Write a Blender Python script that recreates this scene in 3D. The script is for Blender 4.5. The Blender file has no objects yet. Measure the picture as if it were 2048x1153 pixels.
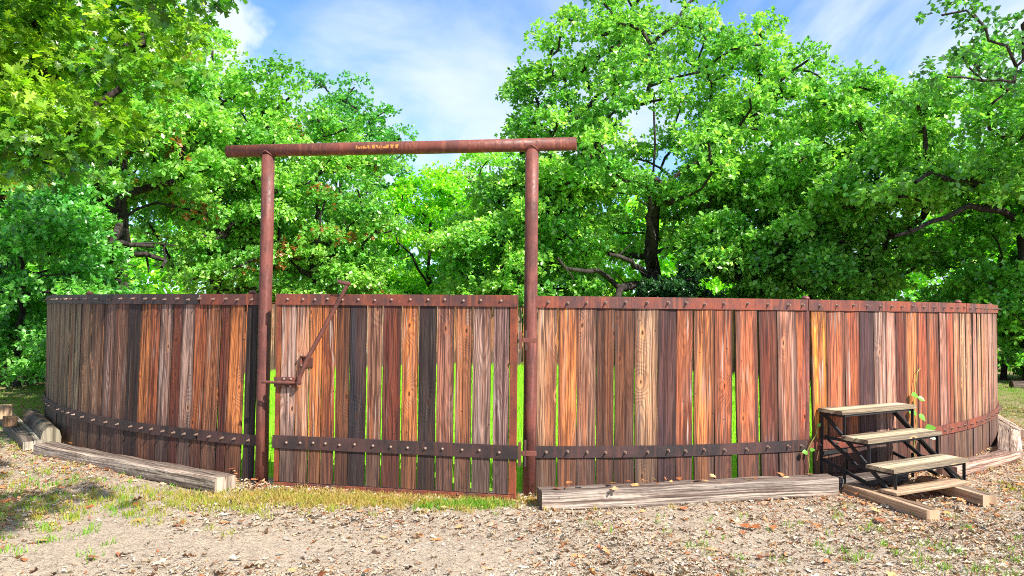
import bpy, math, random
import numpy as np
from mathutils import Vector, Matrix

sc = bpy.context.scene
C = sc.collection
rad = math.radians

# ------------------------------------------------------------------ camera
cam_d = bpy.data.cameras.new('camera'); cam = bpy.data.objects.new('camera', cam_d); C.objects.link(cam)
cam_d.sensor_width = 36.0; cam_d.lens = 26.02
cam_d.clip_start = 0.05; cam_d.clip_end = 2000
cam.matrix_world = Matrix.Translation((0, 0, 1.61)) @ Matrix.Rotation(rad(91.7), 4, 'X') @ Matrix.Rotation(rad(0.57), 4, 'Z')
sc.camera = cam

# ------------------------------------------------------------------ light
SUN_DIR = Vector((0.74, -0.74, 1.02)).normalized()      # towards the sun
sun_el = math.asin(SUN_DIR.z); sun_az = math.atan2(SUN_DIR.x, SUN_DIR.y)
sd = bpy.data.lights.new('sun', 'SUN'); sd.energy = 4.4; sd.angle = rad(0.6); sd.color = (1.0, 0.955, 0.88)
so = bpy.data.objects.new('sun', sd); C.objects.link(so)
so.rotation_euler = SUN_DIR.to_track_quat('Z', 'Y').to_euler(); so.location = (10, -10, 30)

w = bpy.data.worlds.new('World'); sc.world = w; w.use_nodes = True
nt = w.node_tree; nt.nodes.clear()
def nd(nt, t, **kw):
    n = nt.nodes.new(t)
    for k, v in kw.items(): setattr(n, k, v)
    return n
sky = nd(nt, 'ShaderNodeTexSky', sky_type='NISHITA', sun_disc=False, sun_elevation=sun_el, sun_rotation=sun_az,
         altitude=300, air_density=1.0, dust_density=0.15, ozone_density=3.0)
tc = nd(nt, 'ShaderNodeTexCoord')
sep = nd(nt, 'ShaderNodeSeparateXYZ'); nt.links.new(tc.outputs['Generated'], sep.inputs[0])
# project the direction on a cloud layer
mz = nd(nt, 'ShaderNodeMath', operation='MAXIMUM'); nt.links.new(sep.outputs[2], mz.inputs[0]); mz.inputs[1].default_value = 0.03
mz2 = nd(nt, 'ShaderNodeMath', operation='ADD'); nt.links.new(mz.outputs[0], mz2.inputs[0]); mz2.inputs[1].default_value = 0.12
dx = nd(nt, 'ShaderNodeMath', operation='DIVIDE'); nt.links.new(sep.outputs[0], dx.inputs[0]); nt.links.new(mz2.outputs[0], dx.inputs[1])
dy = nd(nt, 'ShaderNodeMath', operation='DIVIDE'); nt.links.new(sep.outputs[1], dy.inputs[0]); nt.links.new(mz2.outputs[0], dy.inputs[1])
cb = nd(nt, 'ShaderNodeCombineXYZ'); nt.links.new(dx.outputs[0], cb.inputs[0]); nt.links.new(dy.outputs[0], cb.inputs[1])
mp = nd(nt, 'ShaderNodeMapping'); mp.inputs['Rotation'].default_value = (0, 0, rad(-38)); mp.inputs['Scale'].default_value = (1.5, 0.6, 1)
mp.inputs['Location'].default_value = (1.3, 0.4, 0)
nt.links.new(cb.outputs[0], mp.inputs[0])
nz = nd(nt, 'ShaderNodeTexNoise'); nz.inputs['Scale'].default_value = 0.9; nz.inputs['Detail'].default_value = 9; nz.inputs['Roughness'].default_value = 0.55
nz.inputs['Distortion'].default_value = 0.6
nt.links.new(mp.outputs[0], nz.inputs['Vector'])
cr = nd(nt, 'ShaderNodeMapRange', interpolation_type='SMOOTHSTEP'); cr.inputs['From Min'].default_value = 0.34; cr.inputs['From Max'].default_value = 0.62
cr.inputs['To Min'].default_value = 0.0; cr.inputs['To Max'].default_value = 0.9
nt.links.new(nz.outputs[0], cr.inputs[0])
mx = nd(nt, 'ShaderNodeMix', data_type='RGBA'); # one small heap cloud above the left trees
vd_ = nd(nt, 'ShaderNodeVectorMath', operation='DISTANCE'); nt.links.new(tc.outputs['Generated'], vd_.inputs[0]); vd_.inputs[1].default_value = (-0.3674, 0.8689, 0.3318)
nz2 = nd(nt, 'ShaderNodeTexNoise'); nz2.inputs['Scale'].default_value = 14; nz2.inputs['Detail'].default_value = 6; nt.links.new(tc.outputs['Generated'], nz2.inputs['Vector'])
ad_ = nd(nt, 'ShaderNodeMath', operation='MULTIPLY_ADD'); nt.links.new(nz2.outputs[0], ad_.inputs[0]); ad_.inputs[1].default_value = -0.10; nt.links.new(vd_.outputs['Value'], ad_.inputs[2])
pf = nd(nt, 'ShaderNodeMapRange', interpolation_type='SMOOTHSTEP'); nt.links.new(ad_.outputs[0], pf.inputs[0])
pf.inputs[1].default_value = -0.005; pf.inputs[2].default_value = 0.018; pf.inputs[3].default_value = 1.0; pf.inputs[4].default_value = 0.0
mxx = nd(nt, 'ShaderNodeMath', operation='MAXIMUM'); nt.links.new(cr.outputs[0], mxx.inputs[0]); nt.links.new(pf.outputs[0], mxx.inputs[1])
nt.links.new(mxx.outputs[0], mx.inputs[0]); tint = nd(nt, 'ShaderNodeMix', data_type='RGBA', blend_type='MULTIPLY'); tint.inputs[0].default_value = 1.0; tint.inputs[7].default_value = (0.62, 0.80, 1.05, 1)
nt.links.new(sky.outputs[0], tint.inputs[6]); nt.links.new(tint.outputs[2], mx.inputs[6])
mx.inputs[7].default_value = (3.3, 3.75, 4.05, 1)
bg = nd(nt, 'ShaderNodeBackground'); bg.inputs['Strength'].default_value = 0.125
nt.links.new(mx.outputs[2], bg.inputs[0])
wo = nd(nt, 'ShaderNodeOutputWorld'); nt.links.new(bg.outputs[0], wo.inputs[0])

vs = sc.view_settings
vs.view_transform = 'Standard'; vs.look = 'None'; vs.gamma = 1.0; vs.use_curve_mapping = False
vs.exposure = 1.15
sc.cycles.max_bounces = 10; sc.cycles.diffuse_bounces = 7; sc.cycles.transmission_bounces = 4
sc.cycles.use_denoising = False; sc.cycles.filter_width = 1.0; sc.cycles.sample_clamp_indirect = 4.0

# ------------------------------------------------------------------ node helper
class G:
    """small expression helper around a material's node tree"""
    def __init__(s, name):
        s.m = bpy.data.materials.new(name); s.m.use_nodes = True; s.t = s.m.node_tree; s.t.nodes.clear()
    def link(s, v, sock):
        if isinstance(v, (int, float)):
            sock.default_value = v
        elif isinstance(v, tuple):
            sock.default_value = v if len(v) == len(sock.default_value) else tuple(v) + (1,)
        else: s.t.links.new(v, sock)
    def math(s, op, a, b=0.0, c=None, clamp=False):
        n = nd(s.t, 'ShaderNodeMath', operation=op, use_clamp=clamp); s.link(a, n.inputs[0]); s.link(b, n.inputs[1])
        if c is not None: s.link(c, n.inputs[2])
        return n.outputs[0]
    def add(s, a, b): return s.math('ADD', a, b)
    def sub(s, a, b): return s.math('SUBTRACT', a, b)
    def mul(s, a, b): return s.math('MULTIPLY', a, b)
    def attr(s, name, out='Fac'):
        n = nd(s.t, 'ShaderNodeAttribute', attribute_name=name); return n.outputs[out]
    def sep(s, v):
        n = nd(s.t, 'ShaderNodeSeparateXYZ'); s.link(v, n.inputs[0]); return n.outputs
    def xyz(s, x, y, z=0.0):
        n = nd(s.t, 'ShaderNodeCombineXYZ'); s.link(x, n.inputs[0]); s.link(y, n.inputs[1]); s.link(z, n.inputs[2]); return n.outputs[0]
    def noise(s, v, scale=1.0, detail=3, rough=0.5, dist=0.0, out=0):
        n = nd(s.t, 'ShaderNodeTexNoise'); s.link(v, n.inputs['Vector']); n.inputs['Scale'].default_value = scale
        n.inputs['Detail'].default_value = detail; n.inputs['Roughness'].default_value = rough; n.inputs['Distortion'].default_value = dist
        return n.outputs[out]
    def ramp(s, v, a, b, lo=0.0, hi=1.0):
        n = nd(s.t, 'ShaderNodeMapRange', interpolation_type='SMOOTHSTEP'); s.link(v, n.inputs[0])
        n.inputs[1].default_value = a; n.inputs[2].default_value = b; n.inputs[3].default_value = lo; n.inputs[4].default_value = hi
        return n.outputs[0]
    def mix(s, f, a, b, mode='MIX'):
        n = nd(s.t, 'ShaderNodeMix', data_type='RGBA', blend_type=mode); s.link(f, n.inputs[0]); s.link(a, n.inputs[6]); s.link(b, n.inputs[7])
        return n.outputs[2]
    def pos(s, which='Object'): return nd(s.t, 'ShaderNodeTexCoord').outputs[which]
    def geo(s, out='Position'): return nd(s.t, 'ShaderNodeNewGeometry').outputs[out]
    def bump(s, h, strength=0.4, dist=0.01):
        n = nd(s.t, 'ShaderNodeBump'); n.inputs['Strength'].default_value = strength; n.inputs['Distance'].default_value = dist
        s.link(h, n.inputs['Height']); return n.outputs[0]
    def out(s, col, rough=0.7, metal=0.0, normal=None, spec=0.4, disp=None):
        p = nd(s.t, 'ShaderNodeBsdfPrincipled'); s.link(col, p.inputs['Base Color']); s.link(rough, p.inputs['Roughness'])
        s.link(metal, p.inputs['Metallic']); p.inputs['Specular IOR Level'].default_value = spec
        if normal is not None: s.t.links.new(normal, p.inputs['Normal'])
        o = nd(s.t, 'ShaderNodeOutputMaterial'); s.t.links.new(p.outputs[0], o.inputs[0]); s.p = p; s.o = o
        return s.m

# ------------------------------------------------------------------ materials
def wood_material(name, silver=0.4, knots=0.26, damp=True, contrast=1.0, ringk=1.0, crack=0.35):
    """uvw attribute: across, along, thickness in metres; tone: colour of the board; seed: one number per board"""
    g = G(name)
    u, v, t = g.sep(g.attr('uvw', 'Vector')); sd_ = g.attr('seed'); tone = g.attr('tone', 'Color')
    s17 = g.mul(sd_, 17.3); s31 = g.mul(sd_, 91.7)
    warp = g.sub(g.noise(g.xyz(g.mul(u, 5), g.mul(v, 1.3), s17), 1.0, 2), 0.5)
    # knots
    n = nd(g.t, 'ShaderNodeTexVoronoi', voronoi_dimensions='2D', feature='F1')
    g.link(g.xyz(g.add(g.mul(u, 6.0), s17), g.add(g.mul(v, 2.6), s31)), n.inputs['Vector']); n.inputs['Scale'].default_value = 1.0
    fineK = g.noise(g.xyz(g.mul(u, 60), g.mul(v, 25), s17), 1.0, 2)
    kd = n.outputs['Distance']; kr = g.sep(n.outputs['Color'])[0]
    ex = g.ramp(kr, 1 - knots, 1 - knots + 0.02)
    kn = g.mul(g.ramp(g.add(kd, g.mul(g.sub(fineK, .5), .09)), 0.03, 0.085, 1, 0), ex)
    halo = g.mul(g.ramp(kd, 0.07, 0.2, 1, 0), ex)
    infl = g.mul(g.ramp(kd, 0.0, 0.6, 1, 0), ex)
    # growth rings cut by the saw
    off = g.sub(g.math('FRACT', g.mul(sd_, 7.77)), 0.5)
    uu = g.add(g.add(u, g.mul(off, 0.12)), g.mul(warp, 0.03))
    dep = g.add(0.03, g.mul(g.noise(g.xyz(s31, g.mul(v, 0.9), 0.0), 1.0, 1), 0.16))
    rr = g.math('SQRT', g.add(g.mul(uu, uu), g.mul(dep, dep)))
    rr = g.add(rr, g.mul(infl, 0.05))
    ring = g.math('SINE', g.mul(rr, 2 * math.pi / 0.0095))
    ring = g.ramp(ring, -0.6, 1.0)
    streak = g.noise(g.xyz(g.mul(u, 95), g.mul(v, 2.6), s17), 1.0, 4, 0.6)
    fine = g.noise(g.xyz(g.mul(u, 320), g.mul(v, 9), g.add(s17, g.mul(t, 60))), 1.0, 3, 0.6)
    broad = g.noise(g.xyz(g.mul(u, 16), g.mul(v, 0.9), s31), 1.0, 3, 0.55)
    broad2 = g.noise(g.xyz(g.mul(u, 22), g.mul(v, 0.6), g.add(s17, 5.0)), 1.0, 3, 0.6)
    ts = g.sep(tone); lumf = g.ramp(g.add(ts[0], g.mul(ts[1], 2.0)), 0.10, 0.34, 0.22, 1.0)
    light = g.mix(1.0, tone, (1.9, 1.75, 1.6), 'MULTIPLY')
    dark = g.mix(1.0, tone, (0.30, 0.22, 0.19), 'MULTIPLY')
    ringf = g.mul(ring, g.ramp(g.noise(g.xyz(g.mul(u, 7), g.mul(v, 0.5), s31), 1.0, 2), 0.4, 0.62, 0.12, 0.55))
    c = g.mix(g.mul(g.mul(ringf, lumf), contrast * ringk), light, dark)
    c = g.mix(g.mul(g.ramp(streak, 0.40, 0.66), 0.85 * contrast), c, dark)
    c = g.mix(g.mul(g.ramp(broad, 0.50, 0.72), g.mul(lumf, silver)), c, (0.26, 0.21, 0.19) if damp else (0.30, 0.26, 0.23))
    c = g.mix(g.mul(g.ramp(broad2, 0.52, 0.68), 0.62), c, (0.045, 0.024, 0.02))
    c = g.mix(g.mul(g.ramp(fine, 0.5, 0.75), 0.5), c, g.mix(1.0, c, (0.35, 0.33, 0.33), 'MULTIPLY'))
    mid = g.noise(g.xyz(g.mul(u, 48), g.mul(v, 0.8), g.add(s17, 3.0)), 1.0, 3, 0.6)
    c = g.mix(g.mul(g.ramp(mid, 0.50, 0.62), 0.78 if damp else crack), c, g.mix(1.0, tone, (.22, .15, .13), 'MULTIPLY'))
    tint = g.ramp(g.noise(g.xyz(g.mul(u, 13), g.mul(v, 0.45), g.add(s31, 9.0)), 1.0, 2, 0.5), 0.50, 0.66)
    c = g.mix(g.mul(g.mul(tint, lumf), 0.7 if damp else 0.1), c, g.mix(g.ramp(streak, .4, .6), (.36, .115, .035), (.13, .035, .02)))
    worn = g.mul(g.ramp(g.noise(g.xyz(g.mul(u, 60), g.mul(v, 1.6), g.add(s31, 21.0)), 1.0, 3, 0.6), 0.56, 0.66), g.ramp(g.noise(g.xyz(g.mul(u, 5), g.mul(v, 1.1), g.add(s17, 33.0)), 1.0, 2), 0.48, 0.62))
    c = g.mix(g.mul(g.mul(worn, lumf), 0.8), c, (0.46, 0.37, 0.31))
    edge = g.ramp(g.math('ABSOLUTE', g.add(u, g.mul(warp, 0.01))), 0.052, 0.085)
    c = g.mix(g.mul(edge, 0.6), c, (0.05, 0.026, 0.02))
    c = g.mix(g.mul(halo, 0.55), c, g.mix(1.0, tone, (2.1, 1.6, 1.1), 'MULTIPLY'))
    c = g.mix(g.mul(kn, 0.93), c, (0.045, 0.016, 0.01))
    # nail holes
    n2 = nd(g.t, 'ShaderNodeTexVoronoi', voronoi_dimensions='2D', feature='F1')
    g.link(g.xyz(g.add(g.mul(u, 11.0), s31), g.add(g.mul(v, 11.0), s17)), n2.inputs['Vector']); n2.inputs['Scale'].default_value = 1.0
    hole = g.mul(g.ramp(n2.outputs['Distance'], 0.04, 0.08, 1, 0), g.ramp(g.sep(n2.outputs['Color'])[1], 0.93, 0.94))
    c = g.mix(g.mul(hole, 0.9), c, (0.01, 0.007, 0.006))
    if damp:                                   # grey weathered foot of each board
        low = g.ramp(g.add(v, g.mul(warp, 0.16)), 0.34, 0.46, 0.55, 0)
        c = g.mix(g.mul(low, lumf), c, g.mix(g.ramp(streak, .4, .6), (0.105, 0.07, 0.052), (0.032, 0.022, 0.02)))
        st = g.mul(g.sub(streak, 0.5), 1.6)
        drip = g.math('MAXIMUM', g.ramp(g.add(v, st), 1.42, 1.68), g.mul(g.ramp(g.add(v, g.mul(st, -.6)), 0.40, 0.66, 1, 0), 0.8))
        c = g.mix(g.mul(drip, 0.5), c, (0.04, 0.022, 0.02))
    h = g.sub(g.sub(g.mul(fine, 0.5), g.mul(streak, 0.6)), g.add(g.mul(ring, 0.35), g.mul(kn, 0.6)))
    return g.out(c, 0.72, 0, g.bump(h, 0.55, 0.004), 0.3)

M = {}
M['plank'] = wood_material('weathered_planks')
M['timber'] = wood_material('grey_timber', silver=0.55, knots=0.03, damp=False, contrast=1.0, ringk=0.06, crack=0.8)
M['tread'] = wood_material('worn_tread_wood', silver=0.5, knots=0.12, damp=False, contrast=0.55)

def rust(name, base, dark, light, patch=0.5, streak=True, stain=None):
    g = G(name); p = g.pos()
    x, y, z = g.sep(p)
    n1 = g.noise(p, 3.2, 6, 0.62); n2 = g.noise(p, 38, 5, 0.65); n3 = g.noise(g.xyz(g.mul(x, 26), g.mul(y, 26), g.mul(z, 2.2)), 1.0, 4, 0.6)
    c = g.mix(g.ramp(n1, 0.36, 0.62), base, dark)
    n5 = g.noise(g.xyz(g.mul(x, 30), g.mul(y, 30), g.mul(z, 4.5)), 1.0, 5, 0.7); c = g.mix(g.mul(g.ramp(n5, 0.56, 0.66), 0.55), c, (0.045, 0.022, 0.02))
    c = g.mix(g.mul(g.ramp(n3, 0.48, 0.7), 0.6 if streak else 0.25), c, light)
    c = g.mix(g.mul(g.ramp(n2, 0.52, 0.7), 0.55), c, g.mix(1.0, c, (0.4, 0.34, 0.34), 'MULTIPLY'))
    if stain:
        c = stain(g, c, x, y, z)
    rg = g.ramp(n2, 0.3, 0.7, 0.42, 0.72)
    return g.out(c, rg, 0.0, g.bump(g.add(n2, g.mul(n3, 0.6)), 0.35, 0.004), 0.45)
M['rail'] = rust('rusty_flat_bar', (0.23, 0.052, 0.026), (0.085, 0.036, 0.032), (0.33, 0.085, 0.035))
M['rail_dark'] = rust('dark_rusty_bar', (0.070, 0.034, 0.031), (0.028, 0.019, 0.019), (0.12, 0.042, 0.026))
M['frame'] = rust('orange_rusty_frame', (0.25, 0.058, 0.024), (0.13, 0.035, 0.02), (0.42, 0.13, 0.03))
M['pipe'] = rust('rusty_red_pipe', (0.20, 0.058, 0.042), (0.10, 0.032, 0.026), (0.30, 0.115, 0.085))
def beam_stain(g, c, x, y, z):
    # scraped orange patch in the upper front of the beam (x runs along it)
    ax = g.mul(g.ramp(x, 0.86, 0.875), g.ramp(x, 1.265, 1.28, 1, 0))
    az = g.mul(g.ramp(z, -0.016, -0.012), g.ramp(z, 0.014, 0.020, 1, 0))
    nn = g.noise(g.xyz(g.mul(x, 46), 0.0, g.mul(z, 24)), 1.0, 2, 0.5)
    f = g.mul(g.mul(ax, az), g.ramp(nn, 0.46, 0.54))
    return g.mix(f, c, (0.62, 0.26, 0.05))
M['beam'] = rust('rusty_red_beam', (0.20, 0.052, 0.032), (0.11, 0.034, 0.026), (0.32, 0.11, 0.06), stain=beam_stain)
M['latch'] = rust('rusty_latch_steel', (0.20, 0.065, 0.045), (0.09, 0.035, 0.028), (0.30, 0.12, 0.085), streak=False)
M['black'] = rust('black_painted_steel', (0.022, 0.024, 0.027), (0.013, 0.014, 0.015), (0.06, 0.055, 0.05), streak=False)
g = G('dull_zinc'); pn = g.noise(g.pos(), 60, 3)
M['zinc'] = g.out(g.mix(pn, (0.38, 0.27, 0.21), (0.15, 0.08, 0.06)), 0.45, 0.25, spec=0.5)

g = G('tree_bark'); p = g.pos(); x, y, z = g.sep(p)
b1 = g.noise(g.xyz(g.mul(x, 22), g.mul(y, 22), g.mul(z, 5)), 1.0, 5, 0.65); b2 = g.noise(p, 2.5, 3)
c = g.mix(g.ramp(b1, 0.38, 0.62), (0.016, 0.012, 0.010), (0.065, 0.05, 0.043)); c = g.mix(g.mul(g.ramp(b2, 0.5, 0.75), 0.5), c, (0.09, 0.08, 0.072))
M['bark'] = g.out(c, 0.9, 0, g.bump(b1, 0.9, 0.03), 0.2)

def leaf_material(name, trans=0.45, gloss=1.0, rough=0.33, sat=1.0):
    g = G(name)
    col = g.attr('tone', 'Color')
    p = nd(g.t, 'ShaderNodeBsdfPrincipled'); g.link(col, p.inputs['Base Color']); p.inputs['Roughness'].default_value = rough
    p.inputs['Specular IOR Level'].default_value = gloss
    tr = nd(g.t, 'ShaderNodeBsdfTranslucent')
    g.link(g.mix(1.0, col, (1.25, 1.35, 0.45), 'MULTIPLY'), tr.inputs[0])
    m = nd(g.t, 'ShaderNodeMixShader'); m.inputs[0].default_value = trans
    g.t.links.new(p.outputs[0], m.inputs[1]); g.t.links.new(tr.outputs[0], m.inputs[2])
    o = nd(g.t, 'ShaderNodeOutputMaterial'); g.t.links.new(m.outputs[0], o.inputs[0])
    return g.m
M['leaf'] = leaf_material('oak_foliage')
M['grass'] = leaf_material('grass_blades', 0.45, 0.3, 0.5)
M['litter'] = leaf_material('dry_leaf_litter', 0.12, 0.25, 0.6)

PEN = (0.14, 14.02); RF = 7.57
g = G('sandy_ground'); p = g.geo(); x, y, z = g.sep(p)
ddx = g.sub(x, PEN[0]); ddy = g.sub(y, PEN[1])
rr = g.math('SQRT', g.add(g.mul(ddx, ddx), g.mul(ddy, ddy)))
n1 = g.noise(p, 0.9, 4, 0.6); n2 = g.noise(p, 14, 6, 0.7); n3 = g.noise(p, 70, 4, 0.7); n4 = g.noise(p, 2.7, 5, 0.65)
sand = g.mix(g.ramp(n1, 0.35, 0.65), (0.47, 0.375, 0.275), (0.42, 0.335, 0.25))
sand = g.mix(g.mul(g.ramp(n2, 0.45, 0.7), 0.6), sand, (0.22, 0.17, 0.135))
sand = g.mix(g.mul(g.ramp(n3, 0.52, 0.7), 0.55), sand, (0.13, 0.10, 0.085))
sand = g.mix(g.mul(g.ramp(n4, 0.55, 0.68), 0.45), sand, (0.46, 0.39, 0.32))
rid = g.math('ABSOLUTE', g.sub(g.noise(g.xyz(g.mul(x, 34), g.mul(y, 50), 0), 1.0, 3, 0.6, 0.8), 0.5))
sand = g.mix(g.mul(g.ramp(rid, 0.012, 0.04, 1, 0), 0.85), sand, (0.10, 0.075, 0.06))  # dark squiggles painted into the sand for twigs and small shadows
turf = g.mix(g.ramp(n2, 0.35, 0.65), (0.16, 0.40, 0.02), (0.30, 0.56, 0.025))
wood_floor = g.mix(g.ramp(n2, 0.4, 0.6), (0.16, 0.17, 0.05), (0.30, 0.22, 0.13))
far = g.math('MAXIMUM', g.ramp(g.add(y, g.mul(n1, 2.0)), 10.5, 13.0), 0.0)
c = g.mix(far, sand, wood_floor)
c = g.mix(g.ramp(rr, 7.3, 7.5, 1, 0), c, turf)
M['ground'] = g.out(c, 0.95, 0, g.bump(g.add(n2, g.mul(n3, 0.5)), 0.7, 0.02), 0.15)

# ------------------------------------------------------------------ objects
def tag(o, label=None, cat=None, group=None, kind=None):
    if label: o['label'] = label
    if cat: o['category'] = cat
    if group: o['group'] = group
    if kind: o['kind'] = kind
    return o
def empty(name, label, cat, loc=(0, 0, 0), rotz=0.0, group=None):
    o = bpy.data.objects.new(name, None); C.objects.link(o); o.location = loc; o.rotation_euler = (0, 0, rotz)
    o.empty_display_size = 0.2
    return tag(o, label, cat, group)

class MB:
    def __init__(s): s.v = []; s.f = []; s.tone = []; s.seed = []; s.uvw = []
    def put(s, vs, fs, tone=(0.5, 0.5, 0.5), seed=0.0, uvw=None):
        k = len(s.v); s.v += [tuple(p) for p in vs]; s.f += [tuple(i + k for i in f) for f in fs]
        s.tone += [tuple(tone) + (1.0,)] * len(vs); s.seed += [seed] * len(vs)
        s.uvw += [tuple(q) for q in (uvw if uvw else vs)]
    def build(s, name, mat, parent=None, bevel=0.0, smooth=False, origin=None):
        me = bpy.data.meshes.new(name); vv = s.v
        if origin is not None: vv = [(a - origin[0], b - origin[1], c - origin[2]) for a, b, c in vv]
        me.from_pydata(vv, [], s.f); me.update()
        a = me.attributes.new('tone', 'FLOAT_COLOR', 'POINT'); a.data.foreach_set('color', np.array(s.tone, dtype=np.float32).ravel())
        a = me.attributes.new('seed', 'FLOAT', 'POINT'); a.data.foreach_set('value', np.array(s.seed, dtype=np.float32))
        a = me.attributes.new('uvw', 'FLOAT_VECTOR', 'POINT'); a.data.foreach_set('vector', np.array(s.uvw, dtype=np.float32).ravel())
        if smooth: me.polygons.foreach_set('use_smooth', [True] * len(me.polygons))
        me.materials.append(mat)
        o = bpy.data.objects.new(name, me); C.objects.link(o)
        if origin is not None: o.location = origin
        if parent is not None: o.parent = parent
        if bevel:
            b = o.modifiers.new('bevel', 'BEVEL'); b.width = bevel; b.segments = 2; b.limit_method = 'ANGLE'; b.angle_limit = rad(40)
        return o
BOXF = [(0, 3, 2, 1), (4, 5, 6, 7), (0, 1, 5, 4), (1, 2, 6, 5), (2, 3, 7, 6), (3, 0, 4, 7)]
def obox(mb, o, ax, ay, az, sx, sy, sz, tone=(0.5,) * 3, seed=0.0, long='z', jit=0.0, rng=None):
    """box from a centre and three axes (full sizes); uvw = across, along, thickness"""
    o, ax, ay, az = (Vector(q) for q in (o, ax, ay, az))
    L = []; U = []
    for dz in (-.5, .5):
        for dx_, dy_ in ((-.5, -.5), (.5, -.5), (.5, .5), (-.5, .5)):
            q = o + ax * sx * dx_ + ay * sy * dy_ + az * sz * dz
            if jit: q += Vector([rng.uniform(-jit, jit) for _ in range(3)])
            L.append(q)
            l = (sx * dx_, sy * dy_, sz * dz)
            U.append({'z': (l[0], l[2], l[1]), 'x': (l[1], l[0], l[2]), 'y': (l[0], l[1], l[2])}[long])
    mb.put(L, BOXF, tone, seed, U)
def tube(mb, pts, rads, n=8, tone=(0.5,) * 3, seed=0.0, cap=True):
    pts = [Vector(p) for p in pts]; rings = []; d = (pts[1] - pts[0]).normalized()
    ref = Vector((0, 0, 1)) if abs(d.z) < 0.9 else Vector((1, 0, 0)); side = d.cross(ref).normalized()
    V = []
    for i, p in enumerate(pts):
        if i == 0: d = pts[1] - pts[0]
        elif i == len(pts) - 1: d = pts[-1] - pts[-2]
        else: d = pts[i + 1] - pts[i - 1]
        d.normalize(); side = side - d * side.dot(d)
        if side.length < 1e-5: side = d.orthogonal()
        side.normalize(); up = d.cross(side); r = rads[i] if hasattr(rads, '__len__') else rads
        for k in range(n):
            a = 2 * math.pi * k / n; V.append(p + (side * math.cos(a) + up * math.sin(a)) * r)
    F = []
    for i in range(len(pts) - 1):
        for k in range(n):
            a = i * n + k; b = i * n + (k + 1) % n; F.append((a, b, b + n, a + n))
    if cap:
        F.append(tuple(range(n))[::-1]); F.append(tuple(range(len(V) - n, len(V))))
    mb.put(V, F, tone, seed)

# ---------------- ground sheet: one sheet out to the horizon, finer near the fence
def ground_height(x, y):
    return 0.012 * np.sin(x * 1.7 + 0.6) * np.cos(y * 1.3) + 0.008 * np.sin(x * 4.1 + y * 3.3)
def make_ground():
    xs = np.unique(np.concatenate([np.linspace(-600, -30, 12), np.linspace(-30, -9, 15), np.linspace(-9, 9, 121), np.linspace(9, 30, 15), np.linspace(30, 600, 12)]))
    ys = np.unique(np.concatenate([np.linspace(-200, -2, 10), np.linspace(-2, 11, 101), np.linspace(11, 40, 25), np.linspace(40, 900, 14)]))
    X, Y = np.meshgrid(xs, ys); near = (np.abs(X) < 9.2) & (Y < 11.2) & (Y > -2.2)
    Z = np.where(near, ground_height(X, Y), 0.0)
    V = np.stack([X, Y, Z], -1).reshape(-1, 3); nx = len(xs); ny = len(ys)
    F = [(j * nx + i, j * nx + i + 1, (j + 1) * nx + i + 1, (j + 1) * nx + i) for j in range(ny - 1) for i in range(nx - 1)]
    me = bpy.data.meshes.new('ground'); me.from_pydata(V.tolist(), [], F); me.materials.append(M['ground'])
    me.polygons.foreach_set('use_smooth', [True] * len(me.polygons))
    o = bpy.data.objects.new('ground', me); C.objects.link(o); tag(o, kind='structure')
make_ground()

# ---------------- numpy mesh of many small polygons
def mass_mesh(name, V, nper, faces, col, mat, parent=None, kind=None, smooth=False):
    """V (N,nper,3), faces: list of index tuples (same size) within one element; col (N,3)"""
    N = V.shape[0]; fs = np.array(faces); k = fs.shape[1]
    idx = (np.arange(N)[:, None, None] * nper + fs[None]).reshape(-1, k)
    me = bpy.data.meshes.new(name)
    me.vertices.add(N * nper); me.vertices.foreach_set('co', V.astype(np.float32).ravel())
    nf = idx.shape[0]
    me.loops.add(nf * k); me.loops.foreach_set('vertex_index', idx.astype(np.int32).ravel())
    me.polygons.add(nf); me.polygons.foreach_set('loop_start', (np.arange(nf) * k).astype(np.int32))
    me.update(calc_edges=True)
    a = me.attributes.new('tone', 'FLOAT_COLOR', 'POINT')
    cc = np.ones((N, nper, 4), np.float32); cc[:, :, :3] = col[:, None, :]
    a.data.foreach_set('color', cc.ravel())
    me.materials.append(mat)
    o = bpy.data.objects.new(name, me); C.objects.link(o)
    if parent is not None: o.parent = parent
    if kind: o['kind'] = kind
    return o

TONES = {'olive': (.29, .255, .165), 'tan': (.40, .27, .17), 'tanbrown': (.36, .235, .155), 'grey': (.33, .245, .215), 'greybrown': (.27, .165, .12),
         'black': (.045, .037, .037), 'orange': (.48, .205, .085), 'redbrown': (.31, .115, .06), 'darkred': (.17, .055, .038), 'brown': (.30, .145, .08),
         'tangrey': (.40, .26, .17), 'darkbrown': (.155, .075, .045), 'purple': (.085, .05, .062), 'orangered': (.41, .155, .085), 'pink': (.42, .25, .20),
         'red': (.30, .098, .058), 'yellow': (.60, .27, .065), 'orangegrey': (.40, .24, .16), 'navy': (.038, .038, .05), 'greyred': (.29, .15, .11), 'purple2': (.23, .16, .155)}
def _grade(c):
    l = sum(c) / 3; k = .80 if l > .14 else .55; c = (c[0] * 1.03, c[1] * .93, c[2] * .90); return tuple(max(.008, k * (l + (v - l) * 1.08)) for v in c)
TONES = {k: _grade(v) for k, v in TONES.items()}

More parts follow.
